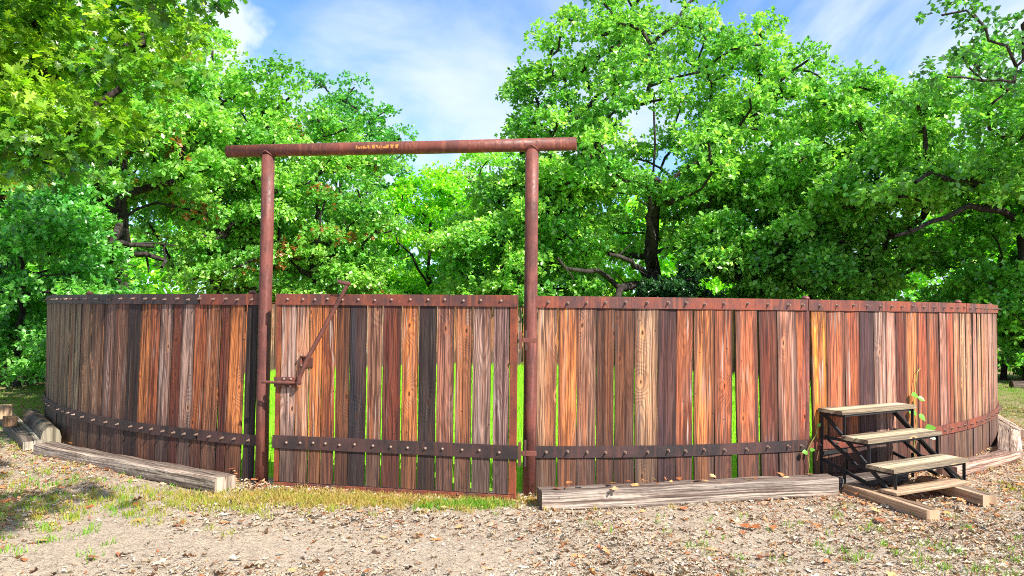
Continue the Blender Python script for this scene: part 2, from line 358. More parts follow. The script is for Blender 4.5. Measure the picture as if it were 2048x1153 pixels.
# ------------------------------------------------------------------ round pen fence
LEFT = [(-40.79, -38.75, 'tan'), (-38.61, -36.61, 'tanbrown'), (-36.44, -34.59, 'grey'), (-34.59, -32.8, 'greybrown'), (-32.73, -31.15, 'black'), (-31.09, -29.78, 'orange'), (-29.78, -28.77, 'redbrown'), (-28.7, -27.35, 'grey'), (-27.24, -26.28, 'darkred'), (-26.25, -24.99, 'grey'), (-24.94, -23.9, 'redbrown'), (-23.83, -22.53, 'brown'), (-22.36, -21.64, 'darkred'), (-21.59, -20.34, 'orange'), (-20.15, -19.3, 'black')]
RIGHT = [(0.65, 1.92, 'tangrey'), (2.05, 3.26, 'orange'), (3.29, 4.54, 'greybrown'), (4.61, 5.76, 'darkbrown'), (5.83, 7.14, 'darkbrown'), (7.21, 8.76, 'tan'), (8.79, 10.02, 'purple'), (10.06, 11.21, 'redbrown'), (11.35, 12.78, 'orange'), (12.84, 14.13, 'redbrown'), (14.37, 16.02, 'orangered'), (16.23, 17.58, 'darkred'), (17.67, 19.27, 'pink'), (19.31, 20.01, 'red'), (20.62, 21.92, 'yellow'), (22.02, 23.66, 'orangered'), (23.76, 25.17, 'red'), (25.2, 26.7, 'purple'), (26.76, 28.06, 'grey'), (28.11, 29.28, 'pink'), (29.33, 30.56, 'darkred'), (30.62, 32.18, 'orange'), (32.25, 33.48, 'red'), (33.54, 35.39, 'redbrown'), (35.48, 36.7, 'pink'), (36.78, 38.0, 'red'), (38.06, 39.3, 'tangrey'), (39.36, 40.6, 'tan')]
rng = random.Random(4)
a = -41.0
planks = []
while a > -60:
    wd = rng.uniform(1.25, 1.7); planks.append((a - wd, a, 'olive')); a -= wd + rng.uniform(0.05, 0.22)
planks = planks[::-1] + LEFT
lastL = planks[0][0]
planks += RIGHT
a = 40.7
while a < 360 + lastL - 1.2:
    wd = rng.uniform(1.0, 1.5)
    if a < 75: t = rng.choice(['pink', 'tangrey', 'grey', 'tan', 'orangegrey', 'redbrown', 'pink', 'grey'])
    else: t = rng.choice(['brown', 'greybrown', 'grey', 'tan', 'darkbrown', 'redbrown', 'orange'])
    planks.append((a, a + wd, t)); a += wd + rng.choice([0.04, 0.06, 0.08, 0.15, 0.25])
def pc(adeg, r, z=0.0):
    t = rad(adeg); return Vector((PEN[0] + r * math.sin(t), PEN[1] - r * math.cos(t), z))

fence = empty('round_pen_fence', 'round corral fence of weathered upright planks behind rusty bolted rails', 'fence', (PEN[0], PEN[1] - RF, 0))
def fp(v): return v - Vector((PEN[0], PEN[1] - RF, 0))          # into the fence's own space
def skew(adeg):
    # the boards splay slightly at the foot, away from the gate
    if adeg < -19: return -0.03 * min(1, (-19 - adeg) / 4 + 0.3)
    if 14 < adeg < 60: return 0.02
    return 0.0
def plank_mesh(mb, a0, a1, tone, seed, rng, z0=-0.03, z1=1.70):
    am = (a0 + a1) / 2; p0 = pc(a0, RF); p1 = pc(a1, RF); ax = (p1 - p0); wd = ax.length; ax.normalize(); out = Vector((ax.y, -ax.x, 0))
    c0 = (p0 + p1) / 2 - out * rng.uniform(0.0, 0.006); th = 0.022; sk = skew(am)
    V = []; U = []; nz_ = 6; j = [rng.uniform(-0.0035, 0.0035) for _ in range(2 * (nz_ + 1))]
    tw = rng.uniform(-0.004, 0.004)
    for i in range(nz_ + 1):
        z = z0 + (z1 - z0) * i / nz_; sh = -sk * (1 - i / nz_) * -1 * (z1 - z0)
        for (sx, so_) in ((-.5, 0), (.5, 0), (.5, -1), (-.5, -1)):
            jj = j[2 * i + (0 if sx < 0 else 1)]
            q = c0 + ax * (sx * wd + jj + sh) + out * (so_ * th + tw * sx * (i - 3)) + Vector((0, 0, z)); V.append(fp(q)); U.append((sx * wd + jj, z, so_ * th))
    F = [(0, 3, 2, 1), tuple(4 * nz_ + k for k in range(4))]
    for i in range(nz_):
        for k in range(4):
            b = 4 * i; F.append((b + k, b + (k + 1) % 4, b + 4 + (k + 1) % 4, b + 4 + k))
    mb.put(V, F, TONES[tone], seed, U)
# bays between the posts
post_angles = [-60.5, -40.85, -20.2 + 0.0, 20.32, 40.65] + [40.65 + 19.5 * k for k in range(1, 14)]
bounds = [(-60.9, -40.85), (-40.85, -19.0), (0.3, 20.3), (20.3, 40.65)]
b0 = 40.65
while b0 < 360 + lastL - 3: bounds.append((b0, b0 + 19.75)); b0 += 19.75
rng = random.Random(11)
for (b0, b1) in bounds:
    mb = MB()
    for (a0, a1, t) in planks:
        am = (a0 + a1) / 2
        if b0 <= am < b1: plank_mesh(mb, a0, a1, t, rng.random() * 10, rng, z1=1.70)
    if mb.v: mb.build('plank_panel', M['plank'], fence)
def rail_mesh(a0, a1, z0, z1, r0, r1, lip=False):
    mb = MB(); n = max(2, int(abs(a1 - a0) / 1.3)); V = []
    for i in range(n + 1):
        a_ = a0 + (a1 - a0) * i / n
        for r, z in ((r1, z0), (r1, z1), (r0, z1), (r0, z0)): V.append(fp(pc(a_, r, z)))
    F = [(3, 2, 1, 0), tuple(4 * n + k for k in range(4))]
    for i in range(n):
        for k in range(4): b = 4 * i; F.append((b + k, b + 4 + k, b + 4 + (k + 1) % 4, b + (k + 1) % 4))
    mb.put(V, F); return mb
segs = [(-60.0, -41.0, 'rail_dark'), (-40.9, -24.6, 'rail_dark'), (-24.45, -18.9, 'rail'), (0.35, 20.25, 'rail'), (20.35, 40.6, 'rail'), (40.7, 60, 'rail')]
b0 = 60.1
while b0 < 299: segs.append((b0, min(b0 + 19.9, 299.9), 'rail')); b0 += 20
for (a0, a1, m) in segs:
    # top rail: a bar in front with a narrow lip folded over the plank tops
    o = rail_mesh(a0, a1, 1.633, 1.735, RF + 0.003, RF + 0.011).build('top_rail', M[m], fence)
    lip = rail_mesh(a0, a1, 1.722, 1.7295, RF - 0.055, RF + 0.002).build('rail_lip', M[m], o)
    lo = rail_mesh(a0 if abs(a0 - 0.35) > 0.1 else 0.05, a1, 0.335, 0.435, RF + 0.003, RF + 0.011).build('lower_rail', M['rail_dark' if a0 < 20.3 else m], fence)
# posts inside the ring with rounded caps above the rail
for a_ in post_angles:
    if -19.5 < a_ < 0: continue
    mb = MB(); b = fp(pc(a_ if abs(a_ - 20.32) > .1 else 20.30, RF - (0.075 if abs(a_ - 20.32) > .1 else .03))); b.z = -0.05
    tube(mb, [b, b + Vector((0, 0, 1.79))], 0.034, 16); o = mb.build('post', M['pipe'], fence, smooth=False)
    mb = MB(); t_ = b + Vector((0, 0, 1.79)); tube(mb, [t_, t_ + Vector((0, 0, .012)), t_ + Vector((0, 0, .026)), t_ + Vector((0, 0, .033))], [.04, .038, .025, .004], 16)
    mb.build('cap', M['pipe'], o, smooth=True)

# bolt: shank with nut, one mesh shared by all
def bolt_mesh():
    mb = MB()
    tube(mb, [(0, 0, 0), (0, 0, 0.004)], 0.0145, 12)                                  # washer
    tube(mb, [(0, 0, 0.004), (0, 0, 0.015)], 0.0105, 6)                               # nut
    tube(mb, [(0, 0, 0.015), (0, 0, 0.034)], 0.0065, 8)                               # thread end
    return mb
bolt_proto = bolt_mesh().build('bolt', M['zinc'], fence)
bolt_me = bolt_proto.data; first = [bolt_proto]
def head_mesh():
    mb = MB()
    tube(mb, [(0, 0, 0), (0, 0, 0.004), (0, 0, 0.012), (0, 0, 0.016)], [0.0135, 0.0125, 0.009, 0.003], 12)
    return mb
def place_bolt(me, loc, normal, parent, name='bolt'):
    if first and me is bolt_me: o = first.pop()
    else: o = bpy.data.objects.new(name, me); C.objects.link(o); o.parent = parent
    o.location = loc; o.rotation_euler = Vector(normal).to_track_quat('Z', 'Y').to_euler()
    return o
front = [p for p in planks if -60 < p[0] < 58]
front.sort(key=lambda p: abs((p[0] + p[1]) / 2 - 5))
mb_far = MB(); nb = 0
brng = random.Random(3)
for (a0, a1, t) in front:
    am = (a0 + a1) / 2
    for z in (1.684, 0.386):
        c_ = pc(am + brng.uniform(-.08, .08), RF + 0.011); n_ = Vector((math.sin(rad(am)), -math.cos(rad(am)), 0))
        if nb < 100: place_bolt(bolt_me, fp(c_) + Vector((0, 0, z + brng.uniform(-.006, .006))), n_ + Vector((brng.uniform(-.05, .05), 0, brng.uniform(-.12, .02))), fence)
        else:
            q = fp(c_) + Vector((0, 0, z)); tube(mb_far, [q, q + n_ * .013], .013, 6); tube(mb_far, [q + n_ * .013, q + n_ * .034], .0065, 6)
        nb += 1
if mb_far.v: tag(mb_far.build('bolts', M['zinc'], fence), kind='stuff')

# ------------------------------------------------------------------ gate arch
A0 = Vector((-2.275, 6.83, 0)); A1 = Vector((0.165, 6.475, 0)); aw = (A1 - A0).normalized()
arch = empty('gate_arch', 'tall rusty red pipe arch, two posts under one long crossbeam, standing over the plank gate', 'gate arch', A0, math.atan2(aw.y, aw.x))
W = (A1 - A0).length
mb = MB(); tube(mb, [(0.0, 0, -0.1), (-0.004, 0, 0.8), (0, 0, 1.6), (0.004, 0, 2.4), (0.0, 0, 3.02)], .0585, 28); mb.build('post', M['pipe'], arch, smooth=False)
mb = MB(); tube(mb, [(W, 0, -0.1), (W + .003, 0, 0.8), (W, 0, 1.6), (W, 0, 2.4), (W, 0, 3.02)], .0585, 28); mb.build('post', M['pipe'], arch, smooth=False)
for p_ in arch.children: p_.data.polygons.foreach_set('use_smooth', [len(f.vertices) == 4 for f in p_.data.polygons])
mb = MB(); tube(mb, [(-.40, 0, 0), (.6, 0, 0), (1.6, 0, -.004), (2.855, 0, 0)], .058, 28)
bo = mb.build('crossbeam', M['beam'], arch); bo.location = (0, 0, 3.066)
bo.data.polygons.foreach_set('use_smooth', [len(f.vertices) == 4 for f in bo.data.polygons])
mb = MB(); tube(mb, [(.705, 0, 0), (.725, 0, 0)], .0605, 28); mb.build('weld_collar', M['pipe'], bo)
for xx in (0, W):
    mb = MB(); R_ = .0585
    pts = [(xx + (R_ + .004) * math.cos(t), (R_ + .004) * math.sin(t), 3.066 - math.sqrt(max(1e-6, .060 ** 2 - (R_ * math.sin(t)) ** 2)) - .001) for t in np.linspace(0, 2 * math.pi, 25)]
    tube(mb, pts, .006, 6, cap=False); mb.build('weld_bead', M['pipe'], arch, smooth=True)

# ------------------------------------------------------------------ gate
G0 = Vector((-2.112, 6.6575, 0.0)); G1 = Vector((0.047, 6.2537, 0.0)); gw = (G1 - G0).normalized(); GW = (G1 - G0).length
gate = empty('plank_gate', 'wide gate of upright weathered planks in a rusty steel frame, shut beneath the pipe arch', 'gate', G0, math.atan2(gw.y, gw.x))
# local: x along the gate, -y towards the camera, z up; front face of boards at y=0
GP = [(0.052, 0.188, 'grey'), (0.192, 0.311, 'orangegrey'), (0.325, 0.432, 'orange'), (0.444, 0.553, 'redbrown'), (0.574, 0.694, 'darkbrown'), (0.702, 0.849, 'navy'), (0.869, 0.99, 'greybrown'), (1.008, 1.166, 'darkred'), (1.185, 1.321, 'orange'), (1.335, 1.484, 'black'), (1.50, 1.644, 'greyred'), (1.664, 1.798, 'brown'), (1.815, 1.968, 'grey'), (1.996, 2.128, 'purple2')]
mb = MB(); rng = random.Random(21)
for (x0, x1, t) in GP:
    V = []; U = []; nz_ = 7; wd = x1 - x0; sdv = rng.random() * 10
    for i in range(nz_ + 1):
        z = 0.062 + (1.70 - 0.062) * i / nz_
        for k, (sx, yy) in enumerate(((-.5, 0), (.5, 0), (.5, .024), (-.5, .024))):
            jj = rng.uniform(-.002, .002); V.append(((x0 + x1) / 2 + sx * wd + jj, yy, z)); U.append((sx * wd, z, yy))
    F = [(0, 3, 2, 1), tuple(4 * nz_ + k for k in range(4))]
    for i in range(nz_):
        for k in range(4): b = 4 * i; F.append((b + k, b + (k + 1) % 4, b + 4 + (k + 1) % 4, b + 4 + k))
    mb.put(V, F, TONES[t], sdv, U)
mb.build('plank_panel', M['plank'], gate)
def bx(mb, x0, x1, y0, y1, z0, z1, **k):
    obox(mb, ((x0 + x1) / 2, (y0 + y1) / 2, (z0 + z1) / 2), (1, 0, 0), (0, 1, 0), (0, 0, 1), x1 - x0, y1 - y0, z1 - z0, **k)
mb = MB(); bx(mb, -.008, 2.205, -.014, -.004, 1.636, 1.735); tr_ = mb.build('top_rail', M['rail'], gate, .002)
mb = MB(); bx(mb, -.006, 2.203, -.002, .045, 1.7245, 1.732); mb.build('rail_lip', M['rail'], tr_)
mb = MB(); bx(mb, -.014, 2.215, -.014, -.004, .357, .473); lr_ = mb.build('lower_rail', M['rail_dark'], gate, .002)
mb = MB(); bx(mb, 0.0, .042, -.002, .038, .060, 1.722); mb.build('side_frame', M['frame'], gate, .002)
mb = MB(); bx(mb, 2.135, 2.196, -.002, .038, .060, 1.722); mb.build('side_frame', M['frame'], gate, .002)
mb = MB(); bx(mb, 0.0, 2.196, -.006, .040, 0.012, .055); mb.build('bottom_frame', M['rail'], gate, .003)
hm = head_mesh(); gb = hm.build('bolt', M['zinc'], gate, smooth=True); gh = gb.data; used = False
for (x0, x1, t) in GP:
    for z in (1.688, .416):
        xx = (x0 + x1) / 2 + rng.uniform(-.012, .012)
        if not used: o = gb; used = True
        else: o = bpy.data.objects.new('bolt', gh); C.objects.link(o); o.parent = gate
        o.location = (xx, -.014, z + rng.uniform(-.007, .007)); o.rotation_euler = (rad(90), 0, 0)
# latch: plate, sliding rod, lever bar with a cross handle
mb = MB(); bx(mb, -.006, .20, -.024, -.002, .958, .992); bx(mb, -.006, .20, -.020, -.002, .902, .928); bx(mb, .165, .20, -.0235, -.0025, .93, .956); pl = mb.build('latch_plate', M['latch'], gate, .003)
for xx in (.095, .16):
    for z in (.975, .915):
        o = bpy.data.objects.new('bolt', gh); C.objects.link(o); o.parent = pl; o.location = (xx, -.0245, z); o.rotation_euler = (rad(90), 0, 0)
mb = MB(); tube(mb, [(-.112, -.040, .945), (.205, -.040, .945)], .0135, 14); sl = mb.build('sliding_rod', M['latch'], gate, smooth=False)
mb = MB(); tube(mb, [(.04, -.040, .945), (.165, -.040, .945)], .0175, 14); mb.build('sleeve', M['latch'], sl)
mb = MB(); tube(mb, [(.205, -.040, .945), (.250, -.046, .948)], [.008, .008], 10); tube(mb, [(.250, -.03, .945), (.250, -.068, .945)], .017, 14); mb.build('pivot_pin', M['latch'], gate)
mb = MB(); tube(mb, [(.250, -.055, .945), (.262, -.055, 1.0), (.330, -.058, 1.155), (.688, -.062, 1.80), (.693, -.062, 1.812)], .0185, 14); lv = mb.build('lever', M['latch'], gate)
mb = MB(); tube(mb, [(.612, -.062, 1.838), (.722, -.062, 1.822)], .019, 14); tube(mb, [(.612, -.062, 1.838), (.600, -.062, 1.87)], .006, 8); mb.build('lever_handle', M['latch'], lv)
mb = MB(); bx(mb, .245, .262, -.03, -.002, 1.075, 1.19); bx(mb, .264, .36, -.012, -.002, 1.085, 1.17); bx(mb, .25, .345, -.036, -.0135, 1.172, 1.188); br = mb.build('lever_bracket', M['latch'], gate, .003)
for xx, z in ((.262, 1.19), (.305, 1.135), (.272, 1.10)):
    o = bpy.data.objects.new('bolt', gh); C.objects.link(o); o.parent = br; o.location = (xx, -.037, z); o.rotation_euler = (rad(90), 0, 0)
# hinges towards the arch post
for z0, z1 in ((.30, .50), (1.28, 1.43)):
    mb = MB(); bx(mb, 2.2165, 2.232, -.012, .05, z0, z1); bx(mb, 2.2335, 2.36, .045, .075, (z0 + z1) / 2 - .02, (z0 + z1) / 2 + .02)
    h_ = mb.build('hinge', M['latch'], gate, .002)
    mb = MB(); tube(mb, [(2.262, .06, z0 - .01), (2.262, .06, z1 + .01)], .013, 12); mb.build('hinge_pin', M['rail_dark'], h_)

# ------------------------------------------------------------------ timbers on the ground
def timber(name, label, p0, p1, wd, ht, tone, z0=0.0, seed=1, group=None, rough=0.008, round_top=False, tilt=(0, 0), cracks=True, mat='timber', cat='timber'):
    """squared log from p0 to p1 (centre line on the ground), worn edges, cracks at the ends"""
    rg = random.Random(seed); p0 = Vector((p0[0], p0[1], 0)); p1 = Vector((p1[0], p1[1], 0)); d = p1 - p0; L = d.length; ang = math.atan2(d.y, d.x)
    root_loc = (p0.x, p0.y, z0)
    mb = MB(); n = max(8, int(L / 0.035)); prof = []
    if round_top: base = [(-.5, 0), (.5, 0), (.5, .45), (.4, .78), (.18, .97), (-.18, .97), (-.4, .78), (-.5, .45)]
    else: base = [(-.47, 0), (.47, 0), (.5, .08), (.5, .5), (.5, .9), (.46, .985), (.2, 1), (.03, .995), (0.0, .95), (-.03, 1.0), (-.2, 1.0), (-.46, .985), (-.5, .9), (-.5, .5), (-.5, .08)]
    K = len(base); ph = [rg.uniform(0, 6.28) for _ in range(6)]
    V = []; U = []
    for i in range(n + 1):
        s_ = i / n * L
        e = 0.0
        for k, (a_, b_) in enumerate(base):
            jx = rg.uniform(-rough, rough) * .22 + rough * .7 * math.sin(s_ * 2.1 + ph[0]); jz = (rg.uniform(-rough, rough) * .22 + rough * .8 * math.sin(s_ * 1.7 + ph[1]) + (rough * 1.2 if b_ > .8 else 0) * math.sin(s_ * 9 + ph[2] + k) * .4) if b_ > .05 else 0
            bz = b_ * ht
            if abs(a_) < .01 and not round_top and cracks: bz = ht * (.95 - .3 * max(0, 1 - min(s_, L - s_) / .25)) - .004
            V.append((s_, a_ * wd + jx, bz + jz + tilt[0] * s_ / L)); U.append(((a_ + (.5 if b_ > .5 else -.5) * 0) * wd + b_ * ht, s_, a_ * wd))
    F = []
    for i_, rev in ((0, False), (n, True)):          # end grain gets vertices of its own
        ring_ = [V[i_ * K + k] for k in range(K)]; V += ring_; U += [(a_ * wd * .15, b_ * ht * .25 + seed, 0) for a_, b_ in base]
        t_ = tuple(range(len(V) - K, len(V))); F.append(t_[::-1] if rev else t_)
    for i in range(n):
        for k in range(K): a_ = i * K + k; b_ = i * K + (k + 1) % K; F.append((a_, a_ + K, b_ + K, b_))
    mb.put(V, F, tone, seed * 1.37, U)
    o = mb.build(name, M[mat], None); o.location = root_loc; o.rotation_euler = (0, 0, ang)
    return tag(o, label, cat, group)
TG = 'timbers laid along the foot of the fence'
timber('landscape_timber', 'long grey split timber lying along the left foot of the fence', (-5.08, 8.10), (-2.50, 6.53), .215, .118, (.30, .265, .225), seed=3, group=TG)
timber('landscape_timber', 'dark weathered timber running back past the fence bend, small blocks on it', (-5.30, 8.27), (-7.25, 10.6), .20, .11, (.22, .215, .185), seed=5, group=TG)
timber('landscape_timber', 'short thick timber with a rounded top leaning at the left fence bend', (-5.19, 8.42), (-6.27, 9.74), .20, .22, (.17, .16, .12), z0=0.02, seed=8, round_top=True, group=TG)
timber('landscape_timber', 'pale silvery grainy timber right of the arch, littered with dry leaves', (0.24, 6.055), (2.86, 6.60), .17, .165, (.27, .24, .21), seed=12, rough=.008, group=TG)
timber('landscape_timber', 'dark timber stub on the ground behind the metal steps', (2.93, 6.80), (3.75, 7.18), .20, .12, (.085, .075, .07), seed=14, group=TG)  # one even tone, darker than the other timbers
timber('landscape_timber', 'long pinkish timber half buried in leaves right of the steps', (4.35, 7.42), (5.55, 8.28), .20, .10, (.38, .26, .21), seed=16, group=TG)
timber('landscape_timber', 'pale broad timber bending back round the far right of the fence', (5.60, 8.34), (6.75, 10.1), .24, .10, (.46, .37, .31), seed=18, group=TG, rough=.006)
timber('landscape_timber', 'pale narrow timber farthest back at the right fence edge', (6.62, 9.75), (7.35, 11.5), .24, .11, (.44, .36, .30), seed=19, group=TG, rough=.006)
def block(label, loc, rz, sx, sy, sz, tone, seed):
    mb = MB(); rg = random.Random(seed); obox(mb, (0, 0, sz / 2), (1, 0, 0), (0, 1, 0), (0, 0, 1), sx, sy, sz, tone, seed, 'x', .005, rg)
    o = mb.build('wood_block', M['tread'], None, .006); o.location = loc; o.rotation_euler = (0, 0, rz); tag(o, label, 'wood block', 'wood blocks at the left fence bend')
block('tan sawn block sitting on the dark timber, nearer of the two', (-6.22, 9.24, .116), rad(125), .24, .15, .11, (.30, .17, .08), 31)
block('taller pale sawn block standing farther back on the dark timber', (-6.66, 9.80, .116), rad(128), .26, .14, .17, (.28, .20, .13), 33)

# ------------------------------------------------------------------ steps
S0 = Vector((3.26, 6.29, 0)); ud = Vector((.875, .485, 0)).normalized(); vd = Vector((ud.y, -ud.x, 0))
steps = empty('mounting_steps', 'three open steps of pale boards on a black angle-iron frame against the fence', 'steps', (S0.x, S0.y, 0), math.atan2(ud.y, ud.x))
TL = 1.03; TD = .265
levels = [(0.0, .295), (.245, .505), (.495, .725)]           # (back offset of front edge, top height)
srg = random.Random(9)
for k, (yo, zt) in enumerate(levels):
    mb = MB()
    for q, (d0, d1) in enumerate(((0, TD * .495), (TD * .505, TD))):
        V = []; U = []; n = 10
        for i in range(n + 1):
            xx = -.03 + (TL + .06) * i / n + (srg.uniform(-.004, .004))
            for (dy_, dz) in ((d0, -.034), (d1, -.034), (d1, -.003), (d1 - .006, 0), (d0 + .006, 0), (d0, -.003)):
                V.append((xx, yo + dy_ + srg.uniform(-.0015, .0015), zt + dz + srg.uniform(-.001, .001))); U.append((dy_ - TD / 2 + dz, xx, dz))
        F = [tuple(range(6))[::-1], tuple(n * 6 + j for j in range(6))]
        for i in range(n):
            for j in range(6): F.append((i * 6 + j, i * 6 + (j + 1) % 6, i * 6 + 6 + (j + 1) % 6, i * 6 + 6 + j))
        mb.put(V, F, (.36, .32, .22), 40 + k * 3 + q, U)
    mb.build('tread', M['tread'], steps)
def bar(mb, p, q, w_=.022, t_=.006):
    p = Vector(p); q = Vector(q); d = (q - p); L = d.length; d.normalize(); s_ = Vector((1, 0, 0)) if abs(d.x) < .9 else Vector((0, 1, 0)); b_ = d.cross(s_).normalized()
    obox(mb, (p + q) / 2, s_, b_, d, t_, w_, L)
    obox(mb, (p + q) / 2 + s_ * (w_ / 2 - t_ / 2 + .0) + b_ * (w_ / 2 + t_ / 2 + .0005), s_, b_, d, w_, t_, L)
zb = .085
for x0 in (0.012, TL - .012):
    mb = MB(); y0, y1, y2, y3 = .015, .262, .505, .745
    bar(mb, (x0, y0, zb), (x0, y0, .258)); bar(mb, (x0, y1, .262), (x0, y1, .468)); bar(mb, (x0, y2, .472), (x0, y2, .688)); bar(mb, (x0, y3, .0), (x0, y3, .688))
    bar(mb, (x0, y2, .03), (x0, y2, .262))
    bar(mb, (x0, y0 + .02, .252), (x0, y1 + .2, .252)); bar(mb, (x0, y1 + .02, .462), (x0, y2 + .2, .462)); bar(mb, (x0, y2 + .02, .682), (x0, y3 - .02, .682))
    s1 = .012 if x0 < .5 else -.012
    bar(mb, (x0 + s1, y3 - .01, .66), (x0 + s1, y0 + .06, .075))                       # long diagonal
    bar(mb, (x0 + s1 * 2, y3 - .01, .46), (x0 + s1 * 2, y2 - .10, .24))
    bar(mb, (x0 + s1, y3, .24), (x0 + s1, y1, .10))
    mb.build('side_frame', M['black'], steps)
mb = MB()
for yy, z in ((.02, .252), (.267, .462), (.510, .682), (.74, .682), (.74, .30)):
    bar(mb, (.03, yy, z), (TL - .03, yy, z))
for (xa, ya, za, xb, yb, zc) in ((TL - .27, .03, .25, TL - .03, .03, .10), (TL - .27, .275, .46, TL - .03, .275, .29), (TL - .27, .518, .68, TL - .03, .518, .50)):
    bar(mb, (xa, ya, za), (xb, yb, zc))
mb.build('cross_frame', M['black'], steps)
# footing under the steps
timber('footing_beam', 'brown squared beam under the left side of the steps', (3.03, 6.66), (3.285, 5.79), .125, .092, (.30, .22, .145), seed=41, mat='tread', cat='beam', group='beams under the steps', cracks=False, rough=.002)
timber('footing_beam', 'brown squared beam under the right side of the steps', (3.87, 6.98), (4.03, 6.265), .14, .098, (.30, .22, .145), seed=43, mat='tread', cat='beam', group='beams under the steps', cracks=False, rough=.002)
timber('footing_board', 'flat brown board lying across the two beams under the lowest step', (3.17, 6.26), (4.07, 6.72), .17, .024, (.34, .25, .17), z0=.098, seed=45, mat='tread', cat='board', cracks=False, rough=.0015)

# ------------------------------------------------------------------ foliage machinery
def rosettes(rs, cen, out, n_each, size, spread, rs_col, base_col, shape='far'):
    """cen (R,3) twig tips, out (R,3) twig directions -> leaf vertices and colours"""
    Rn = cen.shape[0]; N = Rn * n_each
    c = np.repeat(cen, n_each, 0); o = np.repeat(out, n_each, 0)
    d = rs.normal(size=(N, 3)); d /= np.linalg.norm(d, axis=1)[:, None]
    d = d + o * 0.55 + np.array([0, 0, -0.10]); d /= np.linalg.norm(d, axis=1)[:, None]
    nrm = rs.normal(size=(N, 3)) * 0.55 + np.array([0, 0, 1.0]) + o * 0.35
    side = np.cross(d, nrm); side /= np.linalg.norm(side, axis=1)[:, None] + 1e-9
    up = np.cross(side, d)
    s = size * rs.uniform(0.65, 1.25, N)[:, None]
    st = c + d * s * 0.15 + rs.normal(size=(N, 3)) * spread
    if shape == 'far':
        wd = rs.uniform(0.30, 0.42, N)[:, None]
        b = st; t = st + d * s - up * s * 0.12
        l = st + d * s * 0.55 + side * s * wd + up * s * 0.06; r = st + d * s * 0.55 - side * s * wd + up * s * 0.06
        V = np.stack([b, l, t, r], 1); faces = [(0, 1, 2), (0, 2, 3)]
    else:       # lobed oak leaf, outline of 13 points as triangles fanned from the mid rib
        prof = [(0, .03), (.18, .16), (.26, .10), (.42, .36), (.50, .17), (.68, .42), (.74, .20), (.90, .26), (1.0, 0)]
        L = [];
        for i, (a_, w_) in enumerate(prof):
            droop = -0.22 * a_ * a_
            L.append(st + d * s * a_ + side * s * w_ + up * s * (droop + w_ * .15))
        for i, (a_, w_) in list(enumerate(prof))[::-1][1:]:
            droop = -0.22 * a_ * a_
            L.append(st + d * s * a_ - side * s * w_ + up * s * (droop + w_ * .15))
        mid = [st + d * s * a_ + up * s * (-0.22 * a_ * a_) for a_ in (.0, .34, .62)]
        V = np.stack(L + mid, 1); K = len(L)      # K = 17
        m0, m1, m2 = K, K + 1, K + 2; faces = []
        ml = [m0, m0, m1, m1, m1, m2, m2, m2]
        for i in range(8):
            faces.append((ml[i], i, i + 1)); j = K - 1 - i
            faces.append((ml[i], j, (j + 1) % K))
        faces += [(m0, 2, m1), (m1, 5, m2), (m0, m1, K - 2), (m1, m2, K - 5)]
    col = np.repeat(rs_col, n_each, 0) * np.exp(rs.normal(size=(N, 1)) * 0.34)
    return V, faces, np.clip(col, 0.004, 0.9)

